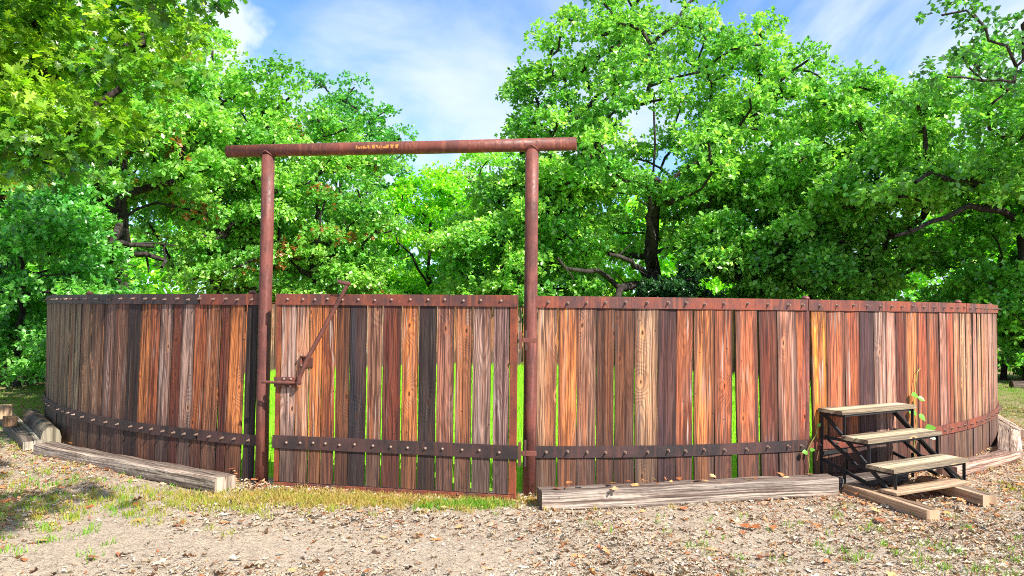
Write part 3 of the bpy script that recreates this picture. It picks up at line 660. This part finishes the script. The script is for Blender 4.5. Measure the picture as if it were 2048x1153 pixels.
def tree(name, label, x, y, H, rx, ry, rz, cz, nclump, seed, col, col2, leaf=0.18, per=300, cr=0.75, trunk=0.14, lean=(0, 0), group=None, cat='tree',
         shape='far', brown=0.0, extra=(), bare=(), gap=0.0, low_open=0.0, window=None, rosette=7, cx=0.0, cy=0.0, zmin=0.15):
    rs = np.random.RandomState(seed)
    if shape == 'far' and y > 12: per = int(per * 1.75); leaf = leaf * .76
    root = empty(name, label, cat, (x, y, 0), 0, group)
    # clump centres
    P = []
    tries = 0
    lob = rs.normal(size=(9, 3)); lob /= np.linalg.norm(lob, axis=1)[:, None]; amp = rs.uniform(-.28, .28, 9)
    while len(P) < nclump and tries < nclump * 60:
        tries += 1
        q = rs.normal(size=3); q /= np.linalg.norm(q)
        k = 1 + sum(a_ * max(0, float(q @ l_)) ** 3 for a_, l_ in zip(amp, lob))
        r = rs.uniform(0.30, 1.0) ** 0.55 * k
        p = np.array([cx + q[0] * rx * r, cy + q[1] * ry * r, cz + q[2] * rz * r])
        if p[2] < zmin: continue
        if low_open and p[2] < cz - rz * .2 and np.hypot(p[0] - cx, p[1] - cy) < rx * low_open: continue
        if window and p[1] < .4 and window[0] < p[0] < window[1] and window[2] < p[2] < window[3]: continue
        if P and min(np.sum((np.array(P) - p) ** 2, 1)) < (cr * (0.55 + gap)) ** 2: continue
        P.append(p)
    for e in extra: P.append(np.array(e, float))
    P = np.array(P)
    # skeleton: trunk nodes first, every clump joins the nearest node that lies lower or nearer the trunk
    top = np.array([cx * .6 + lean[0], cy * .6 + lean[1], cz + rz * .35]); nodes = []; par = []
    nt_ = 10
    for i in range(nt_ + 1):
        f = i / nt_; nodes.append(np.array([top[0] * f ** 1.3, top[1] * f ** 1.3, -0.1 + (top[2] + .1) * f]) + (rs.normal(size=3) * .06 * (0 < i < nt_)) * np.array([1, 1, 0])); par.append(i - 1)
    order = np.argsort([np.linalg.norm(p - np.array([cx * .5, cy * .5, cz - rz * .2])) for p in P])
    chains = []
    for i in order:
        p = P[i]; NN = np.array(nodes); dd = p - NN; dist = np.linalg.norm(dd, axis=1)
        cost = dist + np.maximum(0, (NN[:, 2] - p[2])) * 1.2 + 0.0 * dist
        cost[NN[:, 2] < min(1.0, H * .12)] += 3
        j = int(np.argmin(cost)); n = max(2, int(dist[j] / 0.45)); prev = j; a_ = NN[j]
        sag = rs.normal(size=3) * .10 * dist[j]
        for k in range(1, n + 1):
            f = k / n; q = a_ + (p - a_) * f + sag * math.sin(math.pi * f) + rs.normal(size=3) * .03 + np.array([0, 0, .06 * dist[j] * math.sin(math.pi * f)])
            nodes.append(q); par.append(prev); prev = len(nodes) - 1
    limb = {}
    for br in bare:
        prev = None
        bb = [np.array(br[0], float)]
        for k in range(1, len(br)):
            a0_, a1_ = np.array(br[k - 1], float), np.array(br[k], float); bb += [a0_ + (a1_ - a0_) * .5 + rs.normal(size=3) * .09, a1_ + rs.normal(size=3) * .04]
        for k, q in enumerate(bb):
            if k == 0: prev = int(np.argmin([np.linalg.norm(n_ - q) for n_ in nodes[:nt_ + 1]])); 
            nodes.append(q); par.append(prev); prev = len(nodes) - 1; limb[prev] = trunk * (.50 - .36 * k / len(bb))
            if k % 2 and k > 1:
                tw = q + rs.normal(size=3) * np.array([.5, .2, .35]); nodes.append((q + tw) / 2 + rs.normal(size=3) * .06); par.append(prev); limb[len(nodes) - 1] = .022
                nodes.append(tw); par.append(len(nodes) - 2); limb[len(nodes) - 1] = .010
    load = np.ones(len(nodes)) * 0.3
    kids = [[] for _ in nodes]
    for i in range(len(nodes) - 1, 0, -1):
        if par[i] >= 0: kids[par[i]].append(i)
    acc = np.zeros(len(nodes))
    for i in range(len(nodes) - 1, -1, -1):
        acc[i] = max(1.0, acc[i])
        if par[i] >= 0: acc[par[i]] += acc[i] if not (len(kids[par[i]]) == 1) else acc[i]
    rad_ = trunk * (acc / acc[0]) ** 0.42
    rad_ = np.maximum(rad_, 0.010)
    for k_, v_ in limb.items(): rad_[k_] = v_
    mb = MB(); done = set()
    for i in range(1, len(nodes)):
        pass
    starts = [0]; seen = set()
    while starts:
        s0 = starts.pop(); chain = [s0]; cur = s0
        while kids[cur]:
            ks = sorted([k for k in kids[cur] if k not in seen], key=lambda k: -acc[k])
            if not ks: break
            nx = ks[0]; seen.add(nx)
            for k in ks[1:]:
                if k not in seen: seen.add(k); starts.append(('b', cur, k))
            chain.append(nx); cur = nx
        pts = [nodes[c_] for c_ in chain]; rr_ = [rad_[c_] for c_ in chain]
        if s0 == 0: rr_[0] *= 1.35
        if len(pts) > 1: tube(mb, pts, rr_, 7 if rr_[0] > .05 else 5, cap=False)
        # unpack branch starts
        while starts and isinstance(starts[-1], tuple) :
            _, c0, k0 = starts.pop(); chain = [c0, k0]; cur = k0
            while kids[cur]:
                ks = sorted([k for k in kids[cur] if k not in seen], key=lambda k: -acc[k])
                if not ks: break
                nx = ks[0]; seen.add(nx)
                for k in ks[1:]: seen.add(k); starts.append(('b', cur, k))
                chain.append(nx); cur = nx
            pts = [nodes[c_] for c_ in chain]; rr_ = [rad_[c_] for c_ in chain]; rr_[0] = rr_[1] * 1.1
            tube(mb, pts, rr_, 7 if rr_[0] > .05 else 5, cap=False)
    mb.build('trunk', M['bark'], root, smooth=True)
    # twigs and leaves
    nr = per // rosette
    cen = []; out = []; rc = []
    c1 = np.array(col); c2 = np.array(col2)
    for p in P:
        n = max(3, int(nr * rs.uniform(.7, 1.3)))
        q = rs.normal(size=(n, 3)); q /= np.linalg.norm(q, axis=1)[:, None]
        low = q[:, 2] < -0.35; q[low, 2] *= -0.6
        R_ = cr * rs.uniform(.75, 1.2)
        rr_ = rs.uniform(.25, 1.0, n)[:, None] ** .5
        rad3 = np.array([R_, R_, R_ * .72]) * (1 + .35 * np.sin(q[:, :1] * 5 + rs.uniform(0, 6)) * np.cos(q[:, 1:2] * 4 + rs.uniform(0, 6)))
        cc = p + q * rad3 * rr_
        cen.append(cc); oo = (cc - np.array([cx, cy, cz])); oo /= np.linalg.norm(oo, axis=1)[:, None] + 1e-6
        o2 = q * .8 + oo * .6 + np.array([0, 0, .25]); o2 /= np.linalg.norm(o2, axis=1)[:, None]; out.append(o2)
        t_ = np.clip(rs.uniform(0, 1) + rs.normal(size=(n, 1)) * .22, 0, 1)
        k_ = c1 + (c2 - c1) * t_
        if brown and rs.uniform() < brown:
            bm = rs.uniform(size=n) < .30; k_[bm] = np.array([.42, .17, .05])
        rc.append(k_)
    cen = np.concatenate(cen); out = np.concatenate(out); rc = np.concatenate(rc)
    keep = cen[:, 2] > 0.03; cen = cen[keep]; out = out[keep]; rc = rc[keep]
    V, faces, cl = rosettes(rs, cen, out, rosette, leaf, leaf * .12, rc, None, shape)
    mass_mesh('crown', V, V.shape[1], faces, cl, M['leaf'], root)
    return root

GR1, GR2 = (.13, .37, .065), (.39, .69, .14)        # mid oak greens
BL1, BL2 = (.10, .34, .08), (.24, .56, .14)       # bluish darker
LM1, LM2 = (.20, .58, .02), (.38, .78, .03)          # lime, sunlit locust
YG1, YG2 = (.06, .22, .02), (.36, .56, .035)        # yellow green near leaves
TT = 'trees round the back of the pen'
tree('oak_tree', 'tall spreading oak behind the right fence, dark forked trunk and bare low limbs', 4.5, 23.6, 11.8, 4.5, 3.6, 5.0, 6.9, 150, 101, GR1, GR2, .19, 270, .80, .24, group=TT, gap=.12, window=(-3.0, .9, 1.2, 4.9),
     extra=[(-4.3, -.5, 8.3), (-3.9, -.3, 8.9), (-4.1, -.6, 7.0), (-3.3, -.5, 9.9), (-2.7, 0, 11.0), (-1.6, 0, 11.9), (.2, 0, 12.3), (1.2, 0, 12.2), (-3.5, -1, 5.4)],
     bare=[[(0, 0, 2.0), (-.7, -.9, 2.35), (-1.3, -1.6, 2.3), (-2.0, -2.3, 2.75), (-2.7, -2.9, 2.7), (-3.2, -3.1, 3.0)], [(0, 0, 2.4), (-.5, -1.3, 2.9), (-1.1, -2.2, 3.05), (-1.8, -3.0, 3.2)], [(0, 0, 3.0), (-.2, -1.4, 3.6), (-.6, -2.3, 4.3), (-.7, -2.9, 4.8)], [(-1.3, -1.6, 2.3), (-1.6, -2.2, 1.9), (-2.0, -3.0, 1.7)]], low_open=.3)
tree('oak_tree', 'tall oak with dark trunk rising between the spreading oak and the next right tree', 8.9, 25.0, 11, 2.9, 2.7, 4.7, 6.2, 85, 102, GR1, GR2, .19, 270, .78, .2, group=TT, gap=.1)
tree('oak_tree', 'dense round-topped oak above the fence behind the metal steps', 10.2, 21.2, 9.3, 3.1, 2.9, 4.0, 5.2, 100, 103, GR1, GR2, .19, 300, .78, .17, group=TT)
tree('oak_tree', 'leafy oak with level dark limbs at the right edge of the view', 12.4, 17.6, 8.3, 3.8, 3.2, 3.0, 4.8, 90, 104, GR1, GR2, .18, 290, .75, .2, group=TT,
     bare=[[(0, 0, 3.6), (-1.0, -.4, 4.0), (-2.0, -.8, 4.1), (-3.0, -1.0, 3.7), (-3.8, -1.1, 3.3)], [(0, 0, 4.4), (-1.2, -.6, 4.8), (-2.6, -1.0, 4.7), (-3.4, -1.2, 4.5)]], low_open=.9)
tree('oak_tree', 'low bright leafy tree just right of the arch post', 1.25, 23.6, 6.1, 2.0, 2.2, 2.7, 3.7, 60, 105, GR1, (.40, .71, .13), .19, 300, .75, .12, group=TT)
tree('oak_tree', 'low bushy tree in front of the spreading oak trunk, lit on top', 7.0, 22.9, 5.9, 2.4, 2.0, 2.5, 3.3, 55, 106, GR1, (.40, .71, .13), .18, 300, .72, .12, group=TT)
tree('oak_tree', 'shaded dark green tree low over the fence right of the capped post', 8.9, 22.0, 5.4, 2.2, 2.0, 2.3, 3.0, 50, 107, GR1, GR2, .18, 300, .72, .12, group=TT)
tree('oak_tree', 'rounded low tree between the arch posts, nearer the right post', -.4, 23.9, 6.0, 2.1, 1.9, 2.5, 3.4, 60, 108, GR1, (.40, .71, .13), .19, 290, .72, .12, group=TT)
tree('locust_tree', 'bright lime green tree glowing in the middle of the arch opening', -3.4, 30.5, 7.4, 2.9, 2.3, 3.2, 4.0, 75, 109, LM1, LM2, .17, 290, .75, .12, group=TT, gap=.1,
     bare=[[(0, 0, 2.5), (-.3, -1.5, 3.2), (-1.0, -2.4, 4.2), (-1.3, -2.8, 5.0)], [(0, 0, 2.5), (.6, -1.5, 3.0), (1.2, -2.6, 4.1)]])
tree('oak_tree', 'airy tall oak topping the trees above the left half of the crossbeam', -7.2, 31, 11.9, 2.7, 2.4, 4.6, 7.2, 80, 110, BL1, (.16, .46, .09), .19, 190, .78, .15, group=TT, gap=.25)
tree('oak_tree', 'broad leafy oak behind the left arch post, a few brown leaf tufts', -6.6, 24.6, 7.4, 3.0, 2.4, 3.4, 4.2, 90, 111, GR1, GR2, .18, 290, .75, .15, group=TT, brown=.2)
tree('oak_tree', 'tall full oak left of the crossbeam end, top sloping down to the right', -9.2, 23, 10, 2.8, 2.6, 4.4, 5.7, 95, 112, GR1, GR2, .18, 280, .75, .18, group=TT, brown=0.0)
tree('oak_tree', 'oak over the left fence with a thick pale leaning limb and brown tufts', -9.6, 18.2, 8.6, 2.6, 2.4, 3.4, 5.1, 75, 113, GR1, GR2, .17, 280, .7, .17, group=TT, brown=.2, low_open=.7,
     bare=[[(0, 0, 2.2), (.2, -1.6, 2.25), (.75, -2.4, 2.6), (1.25, -2.8, 2.85), (1.6, -3.0, 3.15)], [(.75, -2.4, 2.6), (1.5, -2.6, 2.7), (2.1, -2.7, 2.6), (2.4, -2.8, 2.35)], [(1.25, -2.8, 2.85), (1.5, -2.9, 2.9), (2.2, -2.9, 2.85)]])
tree('oak_tree', 'big-crowned oak at the far left behind the fence end', -13.4, 19.5, 11, 3.6, 3.0, 4.8, 6.0, 100, 114, BL1, GR2, .18, 280, .8, .2, group=TT)
tree('small_tree', 'bluish green shrubby tree beside the far left fence end', -9.7, 14.6, 4.4, 2.2, 1.9, 2.4, 2.2, 60, 115, (.09, .34, .07), (.26, .60, .12), .14, 330, .62, .07, group=TT, zmin=.25)
tree('small_tree', 'lime green young tree glowing at the right edge under dark limbs', 16.5, 23.5, 5.6, 2.8, 2.2, 2.7, 3.2, 60, 116, LM1, LM2, .17, 290, .75, .09, group=TT)
tree('small_tree', 'leafy understory tree beyond the right end of the fence', 12.2, 18.4, 4.6, 2.3, 2.0, 2.2, 2.3, 65, 117, (.09, .32, .04), (.24, .58, .06), .16, 300, .68, .07, group=TT, zmin=.25)
tree('locust_tree', 'thin treetop just showing above the middle of the crossbeam', -1.5, 38, 10.2, 4.0, 2.4, 3.2, 6.4, 80, 118, LM1, GR2, .19, 200, .85, .14, group=TT, gap=.2)
tree('cedar_tree', 'dark cedar low behind the fence under the spreading oak', 4.9, 22.5, 3.0, 1.2, 1.1, 1.4, 1.5, 40, 119, (.02, .08, .03), (.05, .15, .05), .10, 420, .5, .1, group=TT, zmin=.1)
tree('oak_tree', 'slim oak with open crown between the crossbeam left end and the lime tree', -10.8, 27, 9.6, 3.2, 2.6, 3.8, 5.4, 70, 120, BL1, GR2, .19, 260, .8, .15, group=TT)
# shrubs at the wood's edge
SG = 'shrubs at the edge of the wood'
for i, (nx, ny, H, r, lab) in enumerate([(-12.6, 16.6, 2.6, 1.9, 'broad leafy bush on the ground at the far left edge'), (-10.4, 18.0, 2.2, 1.6, 'low bush behind the far left end of the fence'),
                                        (13.9, 17.8, 2.2, 1.6, 'low bush on the ground at the far right edge'), (3.1, 26.0, 2.9, 2.0, 'bright bush low behind the right arch post'),
                                        (-1.9, 27.5, 2.8, 1.8, 'low bush behind the gate between the posts'), (-5.3, 26.5, 2.6, 1.7, 'low green bush behind the gate lever')]):
    tree('shrub', lab, nx, ny, H, r, r * .8, H * .5, H * .5, 30, 140 + i, (.10, .34, .03) if i != 3 else LM1, (.26, .60, .05) if i != 3 else LM2, .15, 330, .6, .04, group=SG, cat='shrub', zmin=.12)
# near trees whose trunks stand outside the view
tree('oak_tree', 'near oak hanging large lobed yellow-green leaves over the upper left', -8.5, 8.6, 9, 3.1, 3.2, 3.0, 6.3, 95, 131, YG1, YG2, .125, 480, .60, .2, shape='oak', brown=.0, cx=1.0, cy=0.4, rosette=6,
     extra=[(3.75, -.6, 3.5), (3.5, -.7, 3.15), (3.1, -.5, 3.3), (4.2, -.5, 4.0), (4.3, -.3, 4.6), (4.1, 0, 5.0), (2.6, -.3, 3.6), (3.0, 0, 3.9)])
tree('oak_tree', 'overhead oak with only a drooping sprig showing at the top left', -6.2, 1.9, 7.5, 2.9, 1.9, 1.0, 5.7, 28, 132, (.07, .2, .02), YG1, .13, 230, .55, .16, shape='oak', cx=3.9, cy=-0.5, rosette=6, gap=.5, zmin=4.5,
     extra=[(3.48, 4.15, 4.20), (3.30, 4.1, 4.32), (3.2, 3.2, 4.8)])
tree('oak_tree', 'near oak reaching thin leafy twigs into the upper right corner', 11.2, 9.6, 8.5, 2.4, 2.4, 1.9, 7.0, 34, 133, (.06, .2, .05), (.14, .36, .09), .085, 105, .34, .05, cx=-1.0, gap=.3, rosette=6,
     extra=[(-5.45, .2, 5.6), (-5.1, .2, 5.75), (-4.8, .2, 5.3), (-4.5, .2, 4.75), (-5.2, .2, 5.0), (-5.5, .1, 4.75), (-4.4, .2, 5.5), (-4.9, .3, 4.8), (-4.3, .3, 5.1), (-5.0, .2, 5.5)])

# far wood: one mass
def far_wood():
    rs = np.random.RandomState(77); n = 15000
    x = rs.uniform(-46, 46, n); dpt = rs.uniform(0, 5, n); hmax = 6.0 + 1.4 * np.sin(x * .31) + 1.2 * np.sin(x * .83 + 2) + .7 * np.sin(x * 2.1)
    z = rs.uniform(0, 1, n) ** .8 * hmax; y = 38 + dpt + .012 * x * x * 0 - np.abs(x) * .12 + rs.normal(size=n) * .4
    cen = np.stack([x, y, z], 1); out = np.tile(np.array([[0, -.8, .6]]), (n, 1)); t = np.clip(.5 + .5 * np.sin(x * 1.1 + z) + rs.normal(size=n) * .3, 0, 1)[:, None]
    rc = np.array(GR1) * 1.2 + (np.array(LM2) - np.array(GR1)) * t
    V, f, c_ = rosettes(rs, cen, out, 7, .34, .08, rc, None)
    o = mass_mesh('distant_woods', V, 4, f, c_, M['leaf'], None, 'stuff'); tag(o, 'bright green mass of distant woodland seen between the trees', 'woods')
far_wood()

# ------------------------------------------------------------------ ground cover
def noise2(x, y, seed):
    rs = np.random.RandomState(seed); v = np.zeros_like(x)
    for k in range(7):
        a_ = rs.uniform(0, 6.28); f = rs.uniform(.7, 3.5) * (1 + k * .35); v += np.sin((x * math.cos(a_) + y * math.sin(a_)) * f + rs.uniform(0, 6.28)) / (1 + k * .3)
    return v / 3.2
def inside(x, y, r=RF + .02): return (x - PEN[0]) ** 2 + (y - PEN[1]) ** 2 < r * r
def litter():
    rs = np.random.RandomState(5)
    N0 = 520000
    # denser near the camera's side of the fence
    y = rs.uniform(3.6, 13, N0); x = rs.uniform(-1, 1, N0) * (y * .78 + .6)
    nn = noise2(x, y, 3)
    foot = np.hypot(x - PEN[0], y - PEN[1]) - RF
    p = .36 + .36 * nn
    p += .5 * np.exp(-((foot - .12) / .25) ** 2)
    right = 1 / (1 + np.exp(-(x - 2.2) * 2)); p += .22 * right
    bare = np.exp(-(((x + 1.8) / 1.4) ** 2 + ((y - 5.1) / .5) ** 2)) + .8 * np.exp(-(((x + .9) / 1.0) ** 2 + ((y - 6.15) / .22) ** 2))
    p -= .45 * bare
    dens = np.clip(9.0 / y - .35, .18, 1.0)
    keep = (rs.uniform(size=N0) < p * dens * .62) & ~inside(x, y)
    x = x[keep]; y = y[keep]; foot = foot[keep]; right = right[keep]; n = len(x)
    z = np.where(np.abs(x) < 9, ground_height(x, y), 0) + rs.uniform(0.001, .014, n) + .02 * np.exp(-((foot - .05) / .2) ** 2) * rs.uniform(0, 1, n)
    size = rs.uniform(.007, .019, n) * (1 + 1.6 * rs.uniform(size=n) ** 8)
    ang = rs.uniform(0, 6.28, n); d = np.stack([np.cos(ang), np.sin(ang), rs.normal(size=n) * .28], 1); d /= np.linalg.norm(d, axis=1)[:, None]
    nrm = np.stack([rs.normal(size=n) * .45, rs.normal(size=n) * .45, np.ones(n)], 1); side = np.cross(d, nrm); side /= np.linalg.norm(side, axis=1)[:, None]; up = np.cross(side, d)
    c = np.stack([x, y, z], 1); s = size[:, None]; wd = rs.uniform(.18, .5, n)[:, None]; cu = rs.uniform(-.1, .9, n)[:, None]; cl = rs.uniform(-.1, .35, n)[:, None]
    P_ = []
    for a_, b_ in ((-1, 0), (-.45, .75), (0, .55), (.4, 1), (1, .0), (.5, -.8), (0.05, -.5), (-.5, -.95)):
        P_.append(c + d * s * a_ + side * s * wd * b_ + up * s * (cu * b_ * b_ + cl * a_ * a_))
    P_.append(c)
    V = np.stack(P_, 1); faces = [(8, k, (k + 1) % 8) for k in range(8)]
    V[:, :, 2] = np.maximum(V[:, :, 2], 0.004 + ground_height(V[:, :, 0], V[:, :, 1]) * 1.0)
    pal = np.array([(.50, .41, .32), (.42, .33, .25), (.56, .48, .39), (.30, .20, .13), (.40, .24, .13), (.17, .09, .05), (.34, .31, .28), (.10, .06, .04)])  # darkest tones stand in for shadows among the leaves
    pr = np.array([.22, .17, .2, .1, .05, .10, .09, .09])
    idx = rs.choice(8, n, p=pr / pr.sum()); col = pal[idx]
    warm = rs.uniform(size=n) < (.18 + .45 * np.clip(right, 0, 1) * np.exp(-((foot) / 1.2) ** 2) + .4 * np.exp(-((foot - .1) / .35) ** 2) + .45 * (x < -3.2))
    wp = np.array([(.55, .25, .11), (.62, .36, .20), (.38, .13, .055), (.66, .44, .28)])[rs.choice(4, n)]
    col = np.where(warm[:, None] & (rs.uniform(size=(n, 1)) < .75), wp, col) * (1 + rs.normal(size=(n, 1)) * .1)
    o = mass_mesh('leaf_litter', V, 9, faces, np.clip(col, .02, .8), M['litter'], None, 'stuff'); tag(o, 'dry curled fallen leaves strewn over the sandy ground', 'leaves')
litter()

def on_timber_leaves():
    # a few bigger fresh-fallen oak leaves lying about
    rs = np.random.RandomState(8); pts = []
    for _ in range(60): pts.append((rs.uniform(.3, 2.7), 0)); 
    P_ = [(x_, 6.055 + (x_ - .24) * .208 + rs.uniform(-.06, .1), .176) for x_, _ in pts[:34]]
    P_ += [(rs.uniform(-5, -2.7),) for _ in range(0)]
    for _ in range(46):
        s_ = rs.uniform(0, 1); P_.append((-5.05 + 2.55 * s_ + rs.uniform(.0, .25), 8.22 - 1.69 * s_ + rs.uniform(.05, .25), .03 + rs.uniform(0, .1)))
    for _ in range(130):
        y_ = rs.uniform(4.4, 7.6); x_ = rs.uniform(-.7, .75) * y_
        if inside(x_, y_, RF + .1): continue
        P_.append((x_, y_, .02))
    for _ in range(90): P_.append((rs.uniform(2.9, 4.9), rs.uniform(5.7, 7.3), .03))
    P_ = np.array([p for p in P_ if not inside(p[0], p[1], RF + .05)]); n = len(P_)
    out = np.stack([rs.normal(size=n), rs.normal(size=n), np.ones(n) * .1], 1)
    pal = np.array([(.60, .24, .09), (.50, .17, .06), (.68, .42, .22), (.33, .11, .05), (.62, .33, .15)])
    V, f, c_ = rosettes(rs, P_, out, 1, .085, .0, pal[rs.choice(5, n)], None, 'oak')
    V = P_[:, None, :] + (V - P_[:, None, :]) * np.array([1, 1, .45]); V[:, :, 2] = np.maximum(V[:, :, 2], P_[:, None, 2] - .01)
    o = mass_mesh('fallen_oak_leaves', V, V.shape[1], f, c_, M['litter'], None, 'stuff'); tag(o, 'larger rust brown oak leaves scattered on ground and timbers', 'leaves')
on_timber_leaves()

def blades(name, label, x, y, h, wd, col, seed, cat='grass', lean=.5):
    rs = np.random.RandomState(seed); n = len(x); z = np.where((np.abs(x) < 9) & (y < 11), ground_height(x, y), 0)
    a_ = rs.uniform(0, 6.28, n); side = np.stack([np.cos(a_), np.sin(a_), np.zeros(n)], 1); b_ = rs.uniform(0, 6.28, n)
    ln = np.stack([np.cos(b_), np.sin(b_), np.zeros(n)], 1) * rs.uniform(.05, lean, n)[:, None]
    c = np.stack([x, y, z - .003], 1); H = (h * rs.uniform(.5, 1.2, n))[:, None]; W_ = (wd * rs.uniform(.6, 1.2, n))[:, None]
    up = np.array([[0, 0, 1.0]])
    m = c + up * H * .6 + ln * H * .4; t = c + up * H * .95 + ln * H * 1.1
    V = np.stack([c - side * W_, c + side * W_, m + side * W_ * .7, t, m - side * W_ * .7], 1)
    o = mass_mesh(name, V, 5, [(0, 1, 2), (0, 2, 4), (4, 2, 3)], col, M['grass'], None, 'stuff'); tag(o, label, cat); return o
rs = np.random.RandomState(50)
# inside the pen
n = 52000; r_ = RF * .985 * np.sqrt(rs.uniform(size=n)); t_ = rs.uniform(0, 6.28, n); x_ = PEN[0] + r_ * np.cos(t_); y_ = PEN[1] + r_ * np.sin(t_)
tt = rs.uniform(size=(n, 1)); blades('pen_grass', 'bright green grass growing inside the round pen', x_, y_, .13, .006, np.array([[.16, .42, .02]]) + tt * np.array([[.28, .32, .02]]), 51)
# tufts outside
def tufts(cx_, cy_, sx, sy, n, seed, per=14, r=.03):
    rs = np.random.RandomState(seed); a_ = rs.normal(cx_, sx, n); b_ = rs.normal(cy_, sy, n)
    x = np.repeat(a_, per) + rs.normal(size=n * per) * r; y = np.repeat(b_, per) + rs.normal(size=n * per) * r
    k = ~inside(x, y, RF + .03); return x[k], y[k]
X = []; Y = []; CC = []
def addt(cx_, cy_, sx, sy, n, seed, c1, c2, per=14, r=.03):
    x, y = tufts(cx_, cy_, sx, sy, n, seed, per, r); rs = np.random.RandomState(seed + 1); t = rs.uniform(size=(len(x), 1))
    X.append(x); Y.append(y); CC.append(np.array([c1]) + (np.array([c2]) - np.array([c1])) * t)
DRY = ((.56, .40, .14), (.46, .38, .09)); YGR = ((.30, .40, .04), (.48, .44, .08)); GRN = ((.14, .34, .03), (.28, .48, .05))
addt(-1.3, 6.26, .8, .13, 520, 60, *DRY); addt(-1.1, 6.22, .75, .10, 60, 61, *YGR); addt(-.35, 6.12, .22, .05, 90, 62, *GRN)
addt(-2.2, 6.15, .5, .2, 80, 63, *YGR); addt(-4.0, 6.3, .8, .5, 120, 64, *GRN); addt(-3.4, 6.0, .9, .35, 170, 65, *YGR)
addt(-5.4, 6.9, .7, .9, 130, 66, *YGR); addt(-3.6, 5.1, .5, .3, 60, 67, *GRN); addt(2.6, 5.0, .9, .3, 34, 68, *GRN); addt(3.4, 4.7, .6, .25, 30, 69, *GRN)
addt(-7.0, 9.5, .8, 1.4, 320, 70, *GRN); addt(-8.2, 12.5, 1.0, 1.8, 500, 71, *GRN, per=16, r=.06); addt(10.5, 15.8, 1.3, 1.2, 420, 76, *GRN, per=16, r=.08); addt(8.4, 13, 1.0, 1.8, 500, 72, (.12, .20, .03), (.30, .34, .07), per=16, r=.06)
addt(5.0, 6.9, .5, .6, 60, 73, *YGR); addt(1.9, 5.6, 1.2, .3, 26, 74, *GRN, per=8)
x_ = np.concatenate(X); y_ = np.concatenate(Y); c_ = np.concatenate(CC)
blades('grass', 'sparse green and straw coloured grass tufts in front of the gate and fence', x_, y_, .055, .0035, c_, 75, lean=.8)

# ------------------------------------------------------------------ vines on the fence
def vine(label, path, leaves, lsize, seed):
    root = empty('vine', label, 'vine', (path[0][0], path[0][1], 0)); o_ = Vector((path[0][0], path[0][1], 0))
    mb = MB(); tube(mb, [Vector(p) - o_ for p in path], .005, 6, tone=(.4, .4, .1)); mb.build('stem', M['leaf'], root, smooth=True)
    rg = random.Random(seed)
    for (p, s, az) in leaves:
        p = Vector(p) - o_; d = Vector((math.cos(az), -.35, math.sin(az) - .2)).normalized(); up = Vector((rg.uniform(-.3, .3), -.8, .7)).normalized(); sd_ = d.cross(up).normalized(); up = sd_.cross(d)
        mb = MB(); pr = [(0, .02), (.1, .28), (.3, .46), (.6, .36), (.85, .14), (1, 0)]
        V = [p + d * s * a_ + sd_ * s * w_ + up * s * .1 * w_ for a_, w_ in pr] + [p + d * s * a_ - sd_ * s * w_ + up * s * .1 * w_ for a_, w_ in pr[::-1][1:]]
        V.append(p + d * s * .4); K = len(V) - 1
        mb.put(V, [(K, k, (k + 1) % K) for k in range(K)], (.17, .46, .03)); mb.build('leaf', M['leaf'], root)
e_ = lambda a_, z, r=RF + .03: tuple(pc(a_, r, z))
vine('slender vine with heart shaped leaves climbing the fence behind the steps', [e_(31.2, 0.0, RF + .06), e_(31.1, .25), e_(31.3, .45, RF + .05), e_(31.2, .7), e_(31.35, .85), e_(31.7, 1.02), e_(32.1, 1.06)],
     [(e_(31.3, .79, RF + .06), .085, 2.9), (e_(31.5, .77, RF + .05), .075, -.4), (e_(31.2, .62, RF + .05), .09, 3.0), (e_(31.5, .60, RF + .06), .09, -.8), (e_(31.8, .46, RF + .1), .10, .3), (e_(31.3, .43, RF + .1), .11, 3.1), (e_(32.3, .40, RF + .1), .09, -.5), (e_(30.4, .48, RF + .08), .08, 3.0)], 1, 5)
vine('small curling vine round the lower rail left of the steps', [e_(19.9, 0.0, RF + .03), e_(20.2, .2), e_(20.0, .33), e_(20.35, .42, RF + .04), e_(20.7, .49, RF + .05), e_(20.9, .56)],
     [(e_(19.9, .33, RF + .05), .06, 3.0), (e_(20.1, .35, RF + .05), .05, .2), (e_(20.8, .56, RF + .05), .04, 1.0)], 1, 6)
# dark log beyond the right end of the fence
timber('log', 'dark short log on the grass beyond the right end of the fence', (11.05, 16.4), (11.8, 16.3), .2, .17, (.06, .045, .035), seed=71, round_top=True, cat='log')
